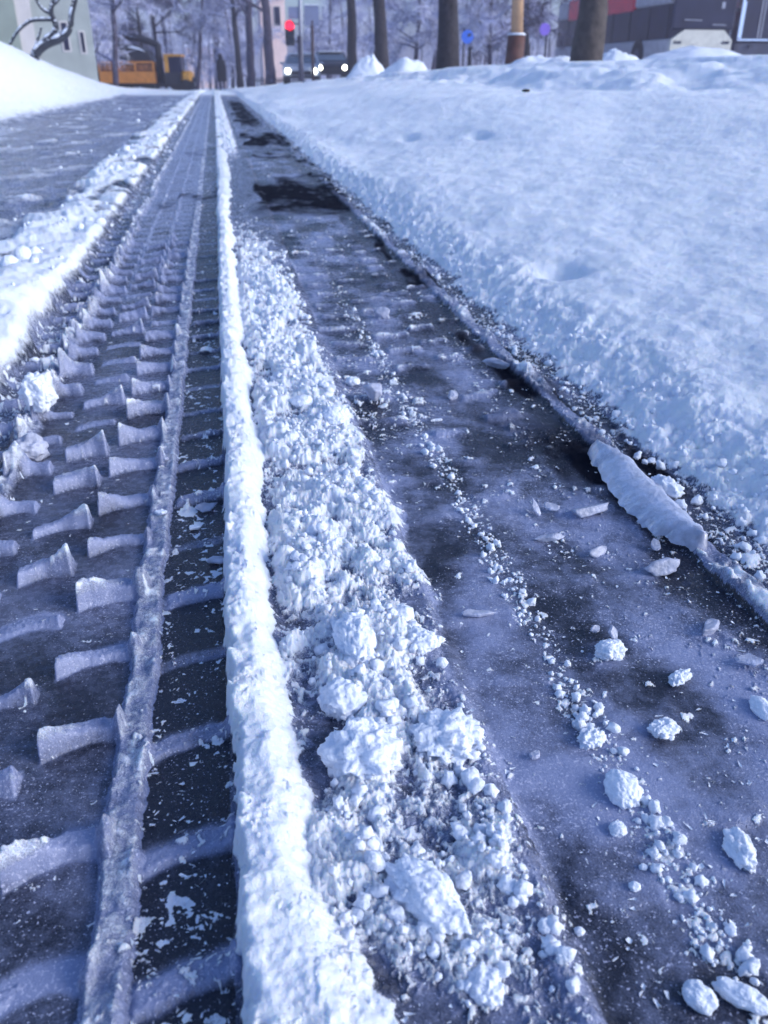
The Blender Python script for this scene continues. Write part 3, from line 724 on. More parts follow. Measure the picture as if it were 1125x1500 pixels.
# ---- snow laden bent tree by the left heap
Yt = 17.5
def ap(px, py, dy=0): return at(px, py, Yt+dy)
root = ap(52, 86); t = thing('bent_tree', 'bent dark tree with snow along its limbs rising from the left heap', 'tree', root)
def limb(pts, r0, r1, nm='limb'):
    P_ = [ap(*q)-root for q in pts]
    # smooth it
    S = []
    for i in range(len(P_)-1):
        a, b_, c, d_ = P_[max(i-1, 0)], P_[i], P_[i+1], P_[min(i+2, len(P_)-1)]
        for k in range(5):
            u = k/5; S.append(.5*((2*b_)+(c-a)*u+(2*a-5*b_+4*c-d_)*u*u+(3*b_-a-3*c+d_)*u**3))
    S.append(P_[-1]); n = len(S); rr = [r0+(r1-r0)*i/(n-1) for i in range(n)]
    o = MB().tube(S, rr, 8).build(nm, 'limb', t, True)
    mb = MB()
    for i in range(n):
        rr[i] *= .8+.5*mnoise.noise(Vector((i*.7, r0*90, 2)))
    mb.tube([p_+Vector((0, -.2*r0, rr[i]*.95)) for i, p_ in enumerate(S)], [max(.006, .72*q) for q in rr], 7).build('snow_cover', 'snow', o, True)
limb([(50, 92), (52, 80), (60, 70), (72, 63), (86, 58), (97, 50), (103, 38), (105, 20), (112, -10), (118, -60)], .085, .035, 'trunk')
limb([(56, 72), (66, 60), (78, 50), (82, 40), (79, 30), (75, 18), (77, 5), (86, -20), (96, -50)], .055, .03)
limb([(76, 29), (62, 29), (48, 30), (38, 35), (27, 45), (19, 57), (13, 70)], .03, .022)
limb([(75, 20), (66, 16), (58, 8), (52, -4), (44, -30)], .03, .018)
limb([(52, 78), (54, 62), (58, 50), (61, 40)], .028, .014)
limb([(80, 56), (86, 50), (90, 46)], .026, .012)
limb([(77, 8), (84, 2), (92, -10), (104, -30)], .025, .012)

# ---- orange crane truck
Y0 = 52.0; sc0 = Y0/FPX*1.0
L0 = at(150, 126, Y0); R0 = at(286, 126, Y0); cx = (L0.x+R0.x)/2; zt = -.38
m_per = (R0-L0).length/136
def tx(px): return (px-218)*m_per
def tz(py): return (128-py)*m_per*1.02
tr = thing('crane_truck', 'orange flatbed truck with a folded black crane parked at the end of the lane', 'truck', (cx, Y0, zt), R_(-4))
mb = MB().box(tx(153), tx(232), -1.1, 1.1, tz(117), tz(102)); mb.build('bed_panel', 'orange', tr)
mb = MB()
for ya in (-1.12, 1.04):
    mb = MB()
    for px in (154, 180, 205, 231): mb.box(tx(px)-.05, tx(px)+.05, ya, ya+.08, tz(103), tz(90))
    mb.box(tx(153), tx(232), ya-.005, ya+.085, tz(91), tz(89)); mb.build('stake_rail', 'orange', tr)
MB().box(tx(156), tx(230), -.98, .98, tz(102), tz(91), .05).build('load', mat('rusty_load', (.30, .125, .045), .9, noise_amt=.5, nscale=5), tr)
MB().box(tx(128), tx(284), -.55, .55, tz(122), tz(117)).build('chassis', 'black', tr)
MB().box(tx(128), tx(151), -1.05, 1.05, tz(117), tz(92), .08).build('tail_box', 'black', tr)
MB().prism([(tx(146), tz(92)), (tx(149), tz(80)), (tx(166), tz(74)), (tx(182), tz(68)), (tx(208), tz(69)), (tx(224), tz(77)), (tx(228), tz(88.4)), (tx(228), tz(90))], 1, -.9, .9).build('cargo', 'black', tr)
cr = MB().tube([(tx(237), 0, tz(118)), (tx(237), 0, tz(66))], .17, 8).build('crane_post', 'black', tr)
MB().tube([(tx(238), 0, tz(68)), (tx(214), 0, tz(60)), (tx(190), 0, tz(57)), (tx(160), 0, tz(62)), (tx(151), 0, tz(68)), (tx(149), 0, tz(80))], [.16, .17, .15, .13, .11, .09], 8).build('crane_arm', 'black', tr)
MB().prism([(tx(196), tz(71.5)), (tx(204), tz(69.5)), (tx(216), tz(73)), (tx(222), tz(78)), (tx(214), tz(75))], 1, -.95, -.5).build('snow_cover', 'far_snow', tr)
cab = MB().box(tx(247), tx(253), -1.05, 1.05, tz(103), tz(82)).box(tx(247), tx(272), -1.05, 1.05, tz(83), tz(80)).build('cab', 'yellow', tr)
MB().box(tx(253), tx(271), -1.0, 1.0, tz(103), tz(83)).build('cab_window', 'dark_glass', cab)
MB().box(tx(247), tx(268), -1.04, 1.04, tz(119), tz(103)).build('cab_door', 'black', cab)
MB().box(tx(269), tx(284), -.95, .95, tz(117), tz(101), .12).build('hood', 'yellow', tr)
MB().box(tx(284), tx(287), -.9, .9, tz(121), tz(115)).build('bumper', 'black', tr)
for px in (166, 184, 222, 262, 276):
    for y in (-.85, .85): MB().disc((tx(px), y, tz(120.5)), .30, 1, .32).build('wheel', 'rubber', tr)
for y in (-.6, .6): MB().disc((tx(286.5), y, tz(112)), .1, 0, .12).build('headlight', 'lens_dark', tr)

# ---- person walking at the end of the lane
import bmesh
p = base(324, 52); pr_ = thing('person', 'person in a long dark hooded coat standing at the end of the tyre tracks', 'person', p, R_(8))
J = [(0, 0, .95, .13), (0, .01, 1.15, .13), (0, .01, 1.36, .155), (0, .0, 1.46, .07), (0, -.01, 1.53, .075), (0, -.01, 1.63, .095), (0, -.01, 1.70, .06),
     (-.17, .01, 1.38, .07), (-.22, .0, 1.12, .052), (-.21, -.05, .88, .042), (-.21, -.06, .78, .035), (.17, .01, 1.38, .07), (.22, .0, 1.12, .052), (.21, -.05, .88, .042), (.21, -.06, .78, .035),
     (-.09, 0, .86, .095), (-.10, -.04, .50, .07), (-.10, .03, .10, .05), (-.10, -.10, .05, .042), (.09, 0, .86, .095), (.10, .03, .50, .07), (.10, .10, .10, .05), (.10, -.02, .05, .042)]
E_ = [(0, 1), (1, 2), (2, 3), (3, 4), (4, 5), (5, 6), (2, 7), (7, 8), (8, 9), (9, 10), (2, 11), (11, 12), (12, 13), (13, 14), (0, 15), (15, 16), (16, 17), (17, 18), (0, 19), (19, 20), (20, 21), (21, 22)]
me = bpy.data.meshes.new('body'); me.from_pydata([q[:3] for q in J], E_, []); ob = bpy.data.objects.new('body', me); col.objects.link(ob)
md = ob.modifiers.new('skin', 'SKIN')
for v_, q in zip(me.skin_vertices[0].data if me.skin_vertices else [], J): v_.radius = (q[3], q[3])
if not me.skin_vertices:
    bm = bmesh.new(); bm.from_mesh(me); ly = bm.verts.layers.skin.verify()
    for v_, q in zip(bm.verts, J): v_[ly].radius = (q[3], q[3])
    bm.verts.ensure_lookup_table(); bm.verts[0][ly].use_root = True; bm.to_mesh(me); bm.free()
ob.modifiers.new('sub', 'SUBSURF').render_levels = 2; ob.modifiers['sub'].levels = 2
dg = bpy.context.evaluated_depsgraph_get(); m2 = bpy.data.meshes.new_from_object(ob.evaluated_get(dg)); ob.modifiers.clear(); ob.data = m2; m2.name = 'body'
m2.materials.clear(); m2.materials.append(mat('dark_trousers', (.016, .016, .024), .9)); m2.polygons.foreach_set('use_smooth', [True]*len(m2.polygons)); ob.parent = pr_
def loft(rings, name, m):
    V, F = [], []; n = 18
    for (z, rx, ry, cy) in rings:
        for k in range(n): a = 2*math.pi*k/n; V.append((rx*math.cos(a), cy+ry*math.sin(a), z))
    for r_ in range(len(rings)-1):
        for k in range(n): q = (k+1) % n; F.append((r_*n+k, r_*n+q, r_*n+n+q, r_*n+n+k))
    F.append(tuple(range((len(rings)-1)*n, len(rings)*n)))
    return mesh_obj(name, V, F, m, pr_, True)
CT = mat('dark_coat', (.016, .017, .026), .9, noise_amt=.3)
loft([(.42, .26, .19, 0), (.7, .25, .18, 0), (.98, .235, .165, 0), (1.2, .245, .165, 0), (1.36, .25, .16, 0), (1.45, .17, .13, 0), (1.49, .09, .09, 0)], 'coat', CT)
loft([(1.44, .13, .13, .01), (1.52, .125, .13, .01), (1.62, .12, .135, .01), (1.70, .085, .10, .02), (1.76, .03, .04, .03)], 'hood', CT)

# ---- traffic light on a tall pole
Y1 = 35.0; p = base(441, Y1); s1 = (at(442, 60, Y1)-at(441, 60, Y1)).x*1.0
tl = thing('traffic_light', 'traffic light showing red on a tall pale steel pole', 'traffic light', p)
def lx(px, py=60): return at(px, py, Y1).x-p.x
def lz(py, px=441): return at(px, py, Y1).z-p.z
MB().tube([(0, 0, -.3), (lx(440, 30), 0, lz(40)), (lx(440.5, -20), 0, lz(-150))], [.085, .075, .06], 12).build('pole', 'steel', tl, True)
MB().tube([(0, 0, -.3), (0, 0, 1.6)], .10, 12).build('pole_sleeve', 'dark_steel', tl, True)
hx = lx(424.5, 50)
hd = MB().box(hx-.16, hx+.16, -.12, .14, lz(67), lz(31), .03).build('signal_head', 'black', tl)
for i, (py, mm) in enumerate(((37.5, 'red_light'), (49, 'lens_dark'), (60, 'lens_dark'))):
    MB().disc((hx, -.135, lz(py)), .165 if i == 0 else .12, 1, .03).build('lamp', mm, hd)
    MB().prism([(hx+.15*math.cos(a), lz(py)+.15*math.sin(a)) for a in [math.pi*j/8 for j in range(9)]]+[(hx+.13*math.cos(a), lz(py)+.13*math.sin(a)) for a in [math.pi*j/8 for j in range(8, -1, -1)]], 1, -.30, -.125).build('visor', 'black', hd)
for za, zb_ in ((36, 34), (62, 60)): MB().box(hx+.16, 0, -.03, .03, lz(za), lz(zb_)).build('bracket', 'dark_steel', tl)
MB().box(hx-.02, hx+.42, -.02, .02, lz(28), lz(10)).build('sign_plate', 'sign_grey', tl)
# grey sign board on a post
Y2 = 36.0; p = base(458, Y2); sg = thing('sign_board', 'tall grey blue sign board on a thin brown post right of the signal pole', 'sign', p)
def gx(px, py=60): return at(px, py, Y2).x-p.x
def gz(py): return at(457, py, Y2).z-p.z
MB().tube([(0, 0, -.3), (gx(457, 30), 0, gz(30))], .06, 10).build('post', mat('brown_post', (.06, .04, .05), .8), sg, True)
fr = MB().box(gx(446, 24), gx(467, 24), -.05, -.012, gz(38), gz(8)).build('board', 'sign_grey', sg)
MB().box(gx(446, 24)-.02, gx(467, 24)+.02, -.09, .03, gz(8), gz(6.5)).build('snow_cap', 'far_snow', sg)
MB().prism([(gx(453.5, 38), gz(38)), (gx(460.5, 38), gz(38)), (gx(458, 44), gz(45)), (gx(456, 44), gz(45))], 1, -.045, -.006).build('bracket', 'dark_steel', sg)
# blue round sign
Y3 = 33.0; p = base(678, Y3); bs = thing('road_sign', 'small round blue road sign on a dark post right of the thick trunk', 'sign', p)
MB().tube([(0, 0, -.3), (0, 0, at(678, 42, Y3).z-p.z)], .045, 8).build('post', 'dark_steel', bs, True)
q = at(684, 54, Y3)-p; MB().disc((q.x, -.07, q.z), .215, 1, .03, 28).build('sign_face', 'sign_blue', bs)
MB().prism([(q.x+.02, q.z-.02), (q.x+.14, q.z+.03), (q.x+.10, q.z+.12), (q.x+.0, q.z+.08)], 1, -.095, -.088).build('symbol', 'car_dark', bs)
Y3 = 22.0; p = base(797, Y3); bs = thing('road_sign', 'small round purple sign on a thin post left of the red bus', 'sign', p)
MB().tube([(0, 0, -.3), (0, 0, at(797, 38, Y3).z-p.z)], .03, 8).build('post', 'dark_steel', bs, True)
q = at(797, 43, Y3)-p; MB().disc((q.x, -.05, q.z), .13, 1, .03, 28).build('sign_face', 'sign_purple', bs)

# ---- lamp column with red brown base
Y4 = 17.5; p = base(753, Y4); lc = thing('lamp_column', 'buff street lamp column with thick red brown base and snow ring', 'street lamp', p)
def cz(py): return at(753, py, Y4).z-p.z
u = (at(754, 60, Y4)-at(753, 60, Y4)).length
xt = at(757, 50, Y4).x-p.x; xt2 = at(759, -40, Y4).x-p.x
MB().tube([(-.02, 0, -.3), (xt, 0, cz(51))], [.19, .165], 16).build('base', 'rust', lc, True)
MB().tube([(xt, 0, cz(51.5)), (xt, 0, cz(48.5))], [.18, .15], 16).build('snow_ring', 'snow', lc, True)
MB().tube([(xt, 0, cz(49)), (xt2, 0, cz(-60)), (xt2+.05, 0, cz(-380))], [.115, .105, .07], 16).build('shaft', 'buff', lc, True)
MB().tube([(xt2+.05, 0, cz(-380)), (xt2+.05, -.8, cz(-395)), (xt2+.05, -1.2, cz(-395))], .04, 8).build('arm', 'steel', lc, True)
MB().box(xt2-.08, xt2+.18, -1.7, -1.15, cz(-398), cz(-390), .02).build('lantern', 'steel', lc)

# ---- cars with lit headlights
def car(px, Y, label, paint, rz, van=False, zdrop=0):
    p = base(px, Y, zdrop); c = thing('van' if van else 'parked_car', label, 'van' if van else 'car', p, rz)
    H_ = 1.95 if van else 1.45; hw = .92
    side = [(-.0, .35), (0, .75), (.08, .88), (1.0, 1.0), (1.75, H_-.12), (2.3, H_), (3.6, H_-.05), (4.2, 1.05), (4.35, .9), (4.35, .35)] if not van else [(0, .35), (0, .85), (.12, 1.0), (.6, 1.12), (1.25, H_-.1), (1.7, H_), (4.5, H_), (4.6, H_-.1), (4.65, .35)]
    mb = MB(); k = 0; n = len(side)
    xs_ = [-hw+.06, -hw, hw, hw-.06]
    for i, x in enumerate((-hw, hw)):
        for (y, z) in side:
            tuck = .16*max(0, (z-.95)/(H_-.95)); mb.v.append((x*(1-tuck), y, z))
    mb.f += [tuple(range(n)), tuple(range(n, 2*n))[::-1]]+[(i, n+i, n+(i+1) % n, (i+1) % n) for i in range(n)]
    mb.build('body', paint, c)
    (y0, z0), (y1, z1) = (side[3], side[4]); 
    def lerp(a, b_, t): return a+(b_-a)*t
    ws = MB(); 
    for t_, wd in ((.08, .80), (.95, .70)):
        yy_, zz_ = lerp(y0, y1, t_), lerp(z0, z1, t_); ws.v += [(-wd, yy_-.012, zz_+.012), (wd, yy_-.012, zz_+.012)]
    ws.v += [(x, y+.03, z-.03) for x, y, z in ws.v]; ws.f += [(0, 1, 3, 2), (4, 6, 7, 5), (0, 2, 6, 4), (1, 5, 7, 3), (0, 4, 5, 1), (2, 3, 7, 6)]
    ws.build('windscreen', 'glass_pale', c)
    for s_ in (-1, 1):
        hl = MB().disc((s_*.66, -.02, .68), .12, 1, .08, 20).build('headlight', 'headlight', c)
        MB().tube([(s_*.93, 1.25, 1.02), (s_*1.08, 1.2, 1.06)], .06, 8).build('mirror', paint, c)
        for yy_ in (.85, 3.5):
            wl = MB().disc((s_*.82, yy_, .31), .31, 0, .22, 24).build('wheel', 'rubber', c); MB().disc((s_*.935, yy_, .31), .18, 0, .02, 16).build('rim', 'steel', wl)
        MB().box(s_*.905-.004, s_*.905+.004, 1.5, 3.4, .98, H_-.5).build('side_window', 'dark_glass', c)
    MB().box(-.5, .5, -.03, .02, .5, .68).build('grille', 'black', c)
    MB().box(-.9, .9, -.05, .05, .34, .47).build('bumper', 'black', c)
    MB().box(-.65, .65, 1.8 if not van else 1.6, 3.5, H_-.02, H_+.06, .03).build('roof_snow', 'far_snow', c)
    return c
car(487, 50, 'dark car with two lit headlights beside the pointed snow heaps', 'car_dark', R_(-4), zdrop=-.02)
car(441, 47, 'pale car with lit headlight behind the signal pole', 'car_white', R_(-7), False, zdrop=-.22)

# ---- street trees with thick trunks
def street_tree(px, Y, wpx, pyb, lean, label, mt='bark', h_=9.0, seed=0):
    r = random.Random(seed); pb = at(px, pyb, Y); zg = zat(pb.x, pb.y)
    t_ = thing('street_tree', label, 'tree', (pb.x, Y, zg), 0, 'dark trunked trees along the street')
    ra = wpx*Y/FPX/2*1.08
    z0 = -.2; P_ = []; rr = []
    for i in range(14):
        f = i/13; z = z0+f*(h_*.62); P_.append((lean*(z-(pb.z-zg))+.05*ra*math.sin(i*1.3+seed), .04*math.sin(i*.9+seed), z)); rr.append(ra*(1.12-.45*f)*(1+.28*math.exp(-max(0, z)/.25)))
    tk = MB().tube(P_, rr, 14); 
    tk.v = [tuple(Vector(q)+Vector((mnoise.noise(Vector(q)*6), mnoise.noise(Vector(q)*6+Vector((9, 0, 0))), 0))*ra*.22) for q in tk.v]
    tk.build('trunk', mt, t_, True)
    mb = MB(); tw = MB(); top = Vector(P_[-1])
    def grow(a, d, L, rad, depth):
        pts = [a]; dd = d.copy()
        for k in range(4):
            dd = (dd+Vector((r.uniform(-.25, .25), r.uniform(-.25, .25), r.uniform(-.1, .18)))).normalized(); pts.append(pts[-1]+dd*L/4)
        mb.tube(pts, [rad*(1-.16*k) for k in range(5)], 5, False)
        if depth > 0:
            for k in range(4):
                q = pts[r.randint(1, 4)]; nd = (dd+Vector((r.uniform(-1, 1), r.uniform(-1, 1), r.uniform(-.5, .7)))).normalized(); grow(q, nd, L*.62, rad*.5, depth-1)
        else:
            for k in range(10):
                q = pts[r.randint(1, 4)]; nd = (dd+Vector((r.uniform(-1, 1), r.uniform(-1, 1), r.uniform(-.6, .6)))).normalized(); tw.tube([q, q+nd*L*.5], [.012, .005], 3, False)
    for k in range(6):
        i = r.randint(8, 13); grow(Vector(P_[i]), Vector((r.uniform(-1, 1), r.uniform(-1, 1), r.uniform(.3, 1.2))).normalized(), h_*.24, rr[i]*.45, 2)
    crown = mb.build('crown', 'bark_frost', t_); tw.build('twigs', 'twig', crown)
street_tree(516, 38, 11, 100, -.0, 'slim dark trunk behind the left pointed snow heap', seed=1)
street_tree(560, 29, 15, 108, -.045, 'dark trunk standing between the two pointed snow heaps', seed=2)
street_tree(656, 19, 23, 106, -.035, 'thick dark trunk right of the pointed snow heaps', seed=3)
street_tree(857, 13.2, 31, 97, .035, 'thickest brown leaning trunk in front of the red bus', mat('brown_bark', (.062, .050, .048), .9, noise_amt=.4, nscale=10, bump=.02, bscale=14), seed=4)
street_tree(396, 48, 11, 112, -.01, 'frosted trunk left of the pink building gap', 'bark_frost', seed=5)
street_tree(368, 55, 9, 116, .03, 'pale frosted trunk right of the person in the dark coat', 'bark_frost', seed=6)
street_tree(352, 60, 7, 118, -.03, 'thin dark trunk just right of the person in the dark coat', 'bark', seed=7)

# ---- buses
def bus(label, loc, rz, kind):
    bt = thing('bus', label, 'bus', loc, rz)
    L = 12.0; W_ = 1.27
    # nose at y=0, body runs to +y
    low, band, roof, name = ('bus_white', 'bus_red', 'bus_white', 1) if kind == 0 else ('bus_navy', 'bus_navy', 'bus_navy', 0)
    MB().box(-W_, W_, .06, L, .32, 1.02, .05).build('lower_body', low, bt)
    MB().box(-W_+.02, W_-.02, .08, L-.05, 1.0, 2.16, .04).build('window_band', 'dark_glass', bt)
    MB().box(-W_, W_,   .10, 3.39 if kind == 0 else L, 2.14, 2.9, .10).build('roof_band', 'bus_navy' if kind else 'bus_white', bt)
    if kind == 0:
        MB().box(-W_-.012, W_+.012, 3.4, 10.6, 2.04, 2.94, .08).build('red_roof_band', 'bus_red', bt)
        MB().box(-W_, W_, 10.61, L, 2.14, 2.9, .10).build('roof_band', roof, bt)
        bf = MB().prism([(-W_+.03, .30), (W_-.03, .30), (W_-.03, .98), (W_-.42, 1.30), (-W_+.52, 1.30), (-W_+.03, .98)], 1, -.10, .12).build('front_panel', 'bus_cream', bt)
        for s_ in (-1, 1): MB().box(s_*.98-.15, s_*.98+.15, -.125, -.095, .84, .93).build('headlight', 'lens_dark', bf)
        MB().box(-.35, .45, -.118, -.095, .50, .56).box(-.42, -.30, -.118, -.095, .50, .80).build('number_frame', 'black', bf)
        MB().box(-W_+.02, W_-.02, -.06, .1, 1.305, 2.85, .05).build('windscreen', 'dark_glass', bt)
        MB().tube([(-.8, -.10, 1.62), (-.1, -.09, 1.6)], .02, 6).tube([(.35, -.10, 1.47), (.9, -.09, 1.46)], .02, 6).build('wiper', 'steel', bt)
        MB().box(.0, .16, -.09, -.055, 2.36, 2.66, .02).build('interior_lamp', 'lamp_yellow', bt)
        MB().box(.62, .74, -.10, -.055, 2.0, 2.2).build('sticker', 'steel', bt)
    else:
        MB().box(-W_+.02, W_-.02, -.05, .1, 1.0, 2.9, .05).build('windscreen', 'dark_glass', bt)
        for (y, ww, m_) in ((.5, .26, 'lit_pane'), (3.2, .03, 'steel'), (3.5, .03, 'steel'), (1.2, .03, 'steel'), (4.6, .05, 'bus_red'), (5.8, .2, 'lit_pane')):
            MB().box(-W_-.01, -W_+.03, y, y+ww, 1.05, 2.6).build('window_pillar', m_, bt)
        for (x, ww, m_) in ((-W_+.04, .16, 'lit_pane'), (-.35, .05, 'steel'), (-.2, .04, 'steel'), (.5, .05, 'bus_red'), (.9, .2, 'lit_pane')):
            MB().box(x, x+ww, -.075, -.03, 1.15, 2.85).build('front_strip', m_, bt)
        MB().box(-W_+.05, .2, -.08, -.03, 1.06, 1.12).build('trim_strip', 'lit_pane', bt)
        MB().box(-.6, -.45, -.06, .0, .8, .92).box(.45, .6, -.06, .0, .8, .92).build('lamp', 'lens_dark', bt)
    for s_ in (-1, 1):
        for y in (2.6, 8.4):
            wl = MB().disc((s_*(W_-.13), y, .48), .48, 0, .30, 26).build('wheel', 'rubber', bt); MB().disc((s_*(W_+.027), y, .48), .26, 0, .02, 18).build('rim', 'dark_steel', wl)
            MB().disc((s_*(W_-.02), y, .50), .58, 0, .06, 26).build('wheel_arch', 'black', bt)
        for y in (.25, 1.9, 3.6, 5.3, 7.0, 8.7, 10.4):
            MB().box(s_*(W_+.0)-.012, s_*(W_+.0)+.008, y, y+.05, 1.05, 2.1).build('window_post', 'black', bt)
    MB().box(-W_+.2, W_-.2, 1.0, L-.6, 2.95, 3.04, .04).build('roof_snow', 'far_snow', bt)
    for s_ in (-1, 1): MB().tube([(s_*1.2, 0, 2.8), (s_*1.5, -.3, 2.7), (s_*1.5, -.3, 2.2)], .05, 6).build('mirror', 'black', bt)
    return bt
fc = at(1027, 52, 33.5)
bus('white bus with a red roof band and cream bumper behind the right bank', (fc.x, fc.y, fc.z-1.12), 0, 0)
q = at(1077, 60, 37); bus('dark navy bus with pale blue lit strips at the right edge', (q.x+1.27, 37, fc.z-1.1), 0, 1)

# ---- snow heaps along the street
def heap(px, Y, wpx, hpx, pyb, label, seed, sharp=1.0):
    p = at(px, pyb, Y); u_ = Y/FPX; a = wpx*u_/2; hh = hpx*u_
    N = 40; V = []; F = []
    for i in range(N+1):
        rr = i/N
        for j in range(48):
            t_ = 2*math.pi*j/48; k = 1+.18*mnoise.noise(Vector((math.cos(t_)*1.3, math.sin(t_)*1.3, seed)))
            x = a*rr*k*math.cos(t_); y = a*.8*rr*k*math.sin(t_)
            z = hh*1.1*max(0, 1-rr**sharp)**1.3+hh*.34*mnoise.fractal(Vector((x/a*2.2, y/a*2.2, seed*3)), .8, 2, 4)*(1-rr*.6)-.25*rr*hh
            V.append((x, y, z))
    for i in range(N):
        for j in range(48):
            q_ = (j+1) % 48; F.append((i*48+j, i*48+48+j, i*48+48+q_, i*48+q_))
    o = mesh_obj('snow_heap', V, F, M['snow'], smooth=True); o.location = p
    tag(o, label, 'snow heap', 'ploughed snow heaps along the kerb'); return o
heap(540, 26, 66, 22, 112, 'left of two pointed snow heaps beside the dark car', 1, 2.0)
heap(597, 24, 100, 20, 113, 'right of two pointed snow heaps between dark trunks', 2, 1.8)
heap(902, 15, 92, 19, 100, 'rough snow heap at the right foot of the thickest trunk', 3, 3.0)
heap(828, 14, 80, 10, 96, 'low lumpy snow heap at the left foot of the thickest trunk', 4, 3.0)
heap(785, 15, 100, 12, 98, 'rounded snow heap at the right foot of the lamp column', 5, 3.0)
heap(1020, 16, 150, 11, 84, 'long low snow heap in front of the bus bumper', 6, 3.0)
# flat black lump standing in for a hole-like dark mark on the bank
p0 = at(770, 139, 9.6); o = lump(770, 139, 10, 10, 'small flat black lump standing in for a hole-like mark on the right bank crest', 'dark mark', 'hole_mark', 'hole_dark')
for k_ in range(60):
    Yk = 5+k_*.15; q_ = at(770, 139, Yk)
    if zat(q_.x, q_.y) >= q_.z: break
o.location = (q_.x, q_.y, zat(q_.x, q_.y)+.02); sF = .085*max(1, Yk/9); s_ = .75*sF/max(o.dimensions.x, 1e-4); o.scale = (s_, s_, .45*s_)

# ---- far picket fence
p = at(404, 112, 70); pf = thing('picket_fence', 'low pale picket fence in front of the pink building gap', 'fence', (p.x, 70, -.75))
mb = MB()
for i in range(22): mb.box(-2.2+i*.2, -2.1+i*.2, -.02, .02, 0, 1.0)
mb.build('pickets', 'dark_steel', pf); MB().box(-2.25, 2.25, .021, .06, .3, .38).box(-2.25, 2.25, .021, .06, .75, .83).build('rail', 'dark_steel', pf)

# ---- frosted bare trees
def frosted(seed, h_, spread, twn, mt_b, mt_t, nm='frosted_tree', label='', loc=(0, 0, 0), group=None):
    r = random.Random(seed)
    t_ = thing(nm, label, 'tree', loc, 0, group)
    tk = MB(); br = MB(); tw = MB(); P_ = [Vector((0, 0, -.4))]; d = Vector((r.uniform(-.08, .08), r.uniform(-.08, .08), 1))
    for k in range(8):
        d = (d+Vector((r.uniform(-.1, .1), r.uniform(-.1, .1), .1))).normalized(); P_.append(P_[-1]+d*(h_+.4)/8)
    r0 = h_*.016
    tk.tube(P_, [r0*(1-.11*k) for k in range(9)], 7)
    def twigs(a, d, n, L):
        for _ in range(n):
            nd = (d*.5+Vector((r.gauss(0, 1), r.gauss(0, 1), r.gauss(0, .8)))).normalized(); b_ = a+nd*L*r.uniform(.5, 1.3)+Vector((0, 0, -.10*L))
            u = nd.cross(Vector((r.gauss(0, 1), r.gauss(0, 1), r.gauss(0, 1)))).normalized()*r.uniform(.010, .022); k = len(tw.v)
            tw.v += [tuple(a-u), tuple(a+u), tuple(b_)]; tw.f.append((k, k+1, k+2))
    def grow(a, d, L, rad, depth):
        pts = [a]; dd = d.copy()
        for k in range(4):
            dd = (dd+Vector((r.uniform(-.3, .3), r.uniform(-.3, .3), r.uniform(-.16, .16)))).normalized(); pts.append(pts[-1]+dd*L/4)
        br.tube(pts, [rad*(1-.18*k) for k in range(5)], 4, False)
        for p_ in pts[1:]: twigs(p_, dd, twn, .55)
        if depth:
            for k in range(4):
                q = pts[r.randint(1, 4)]; nd = (dd*.8+Vector((r.uniform(-1, 1), r.uniform(-1, 1), r.uniform(-.5, .5)))).normalized(); grow(q, nd, L*.6, rad*.55, depth-1)
    for k in range(13):
        f = r.uniform(.12, 1); i = min(7, int(f*8)); a = P_[i].lerp(P_[i+1], f*8-i if f < 1 else 1)
        az = r.random()*6.283; grow(a, Vector((math.cos(az)*spread, math.sin(az)*spread, r.uniform(.1, .9))).normalized(), h_*.22*(1.25-.6*f), r0*.42*(1.2-.7*f), 2)
    tk.build('trunk', mt_b, t_, True); cr_ = br.build('branches', mt_b, t_); tw.build('twigs', mt_t, cr_)
    return t_
WOOD = [('frosted bare tree', 'pale frosty')]
spots = [  # px, Y, kind, label
    (165, 40, 0, 'tall frosted bare tree right behind the left end of the crane truck'),
    (205, 60, 1, 'dark bare tree directly behind the truck bed'),
    (242, 66, 1, 'dense dark bare tree behind the truck crane post'),
    (285, 62, 0, 'pale frosted tree right behind the truck cab'),
    (338, 66, 2, 'spreading frosted tree behind the person in the dark coat'),
    (372, 72, 0, 'frosted tree with low twigs left of the pink building gap'),
    (480, 62, 2, 'frosted tree behind the dark car with headlights'),
    (538, 52, 0, 'frosted bare tree behind the left pointed snow heap'),
    (606, 46, 2, 'twiggy frosted tree behind the right pointed snow heap'),
    (632, 55, 0, 'frosted tree left of the thick dark trunk'),
    (690, 44, 1, 'bare dark limbed tree behind the blue round sign'),
    (720, 38, 2, 'bushy frosted tree left of the lamp column'),
    (778, 36, 1, 'bare tree with dark boughs right of the lamp column'),
    (815, 58, 0, 'frosted tree rising behind the tail of the red bus'),
    (120, 46, 2, 'frosted tree at the right corner of the green building'),
]
protos = [None]*3
for i, (px, Y, k, lb) in enumerate(spots):
    q = at(px, 100, Y); zg = max(zat(q.x, q.y) if Y < 70 else -.9, -.9)-.1
    if protos[k] is None:
        protos[k] = frosted((5, 8, 13)[k], (9.5, 8.5, 7.5)[k], (.9, .8, 1.2)[k], 7, ('bark_frost', 'bark', 'bark_frost')[k], ('twig', 'twig_dark', 'twig')[k])
        o = protos[k]
    else: o = copy_tree(protos[k])
    o.location = (q.x, q.y, zg); o.rotation_euler = (0, 0, rnd.uniform(0, 6.28)); s_ = rnd.uniform(.85, 1.15); o.scale = (s_, s_, s_)
    tag(o, lb, 'tree', 'leafless trees around the street')
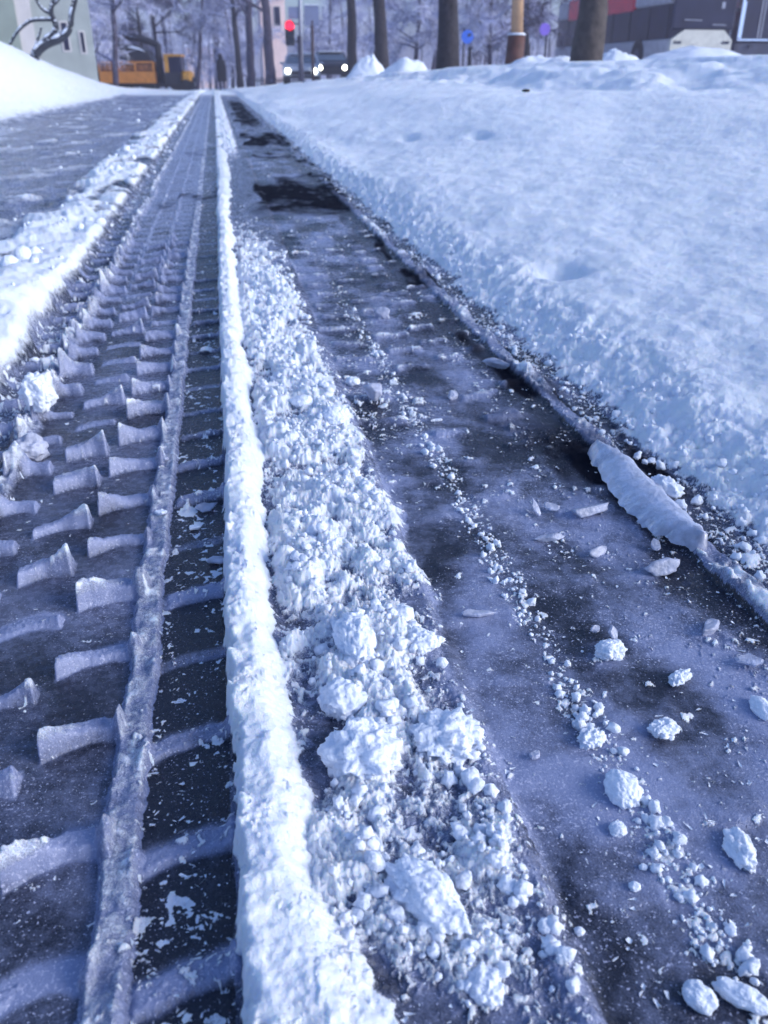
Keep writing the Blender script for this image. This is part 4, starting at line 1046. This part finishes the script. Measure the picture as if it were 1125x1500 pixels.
# far wood: one uncountable mass of trunks and twigs
r = random.Random(99); tkm = MB(); twm = np.zeros((0, 3))
V_ = []; F_ = []
def wood(n, y0, y1, a0, a1, hmin, hmax):
    for i in range(n):
        Y = r.uniform(y0, y1); az = r.uniform(a0, a1); X = Y*math.tan(az); h_ = r.uniform(hmin, hmax)
        zg = -.9
        if (R_(3.2) < az < R_(6.8) or R_(9.5) < az < R_(13.6)) and r.random() < .72: continue
        tkm.tube([(X, Y, zg), (X+r.uniform(-.3, .3), Y, zg+h_*.5), (X+r.uniform(-.6, .6), Y, zg+h_)], [h_*.014, h_*.01, .02], 5)
        m = 420; z = zg+.5+np.abs(RNG.random(m))**.8*(h_-.3); rad = (h_*.26)*np.sqrt(RNG.random(m))*(1-.55*(z-zg)/h_)
        an = RNG.random(m)*6.2832; c = np.stack([X+rad*np.cos(an), Y+rad*np.sin(an), z], -1)
        d = RNG.normal(size=(m, 3)); d /= np.linalg.norm(d, axis=1)[:, None]; L = RNG.uniform(.3, 1.1, (m, 1))
        u = np.cross(d, RNG.normal(size=(m, 3))); u = u/np.linalg.norm(u, axis=1)[:, None]*RNG.uniform(.012, .035, (m, 1))
        V_.append(np.stack([c-u, c+u, c+d*L], 1).reshape(-1, 3))
wood(230, 78, 130, R_(-22), R_(46), 6, 12)
VV = np.concatenate(V_); o = np_mesh('frosted_wood', VV, np.arange(len(VV)).reshape(-1, 3), M['twig'])
tag(o, 'far hazy wood of frosted bare trees closing the street', 'wood', kind='stuff')
o2 = tkm.build('trunks', 'bark_frost', o)

# ------------------------------------------------------------------ the cold misty air
hm = bpy.data.materials.new('misty_air'); hm.use_nodes = True; n = hm.node_tree.nodes; n.remove(n['Principled BSDF'])
pv = n.new('ShaderNodeVolumePrincipled'); pv.inputs['Color'].default_value = (.80, .76, .95, 1); pv.inputs['Density'].default_value = .0036
pv.inputs['Anisotropy'].default_value = .2
hm.node_tree.links.new(pv.outputs[0], n['Material Output'].inputs['Volume'])
o = MB().box(-950, 950, -310, 950, -2, 16).build('haze', hm); tag(o, 'thin cold mist filling the street', kind='stuff')
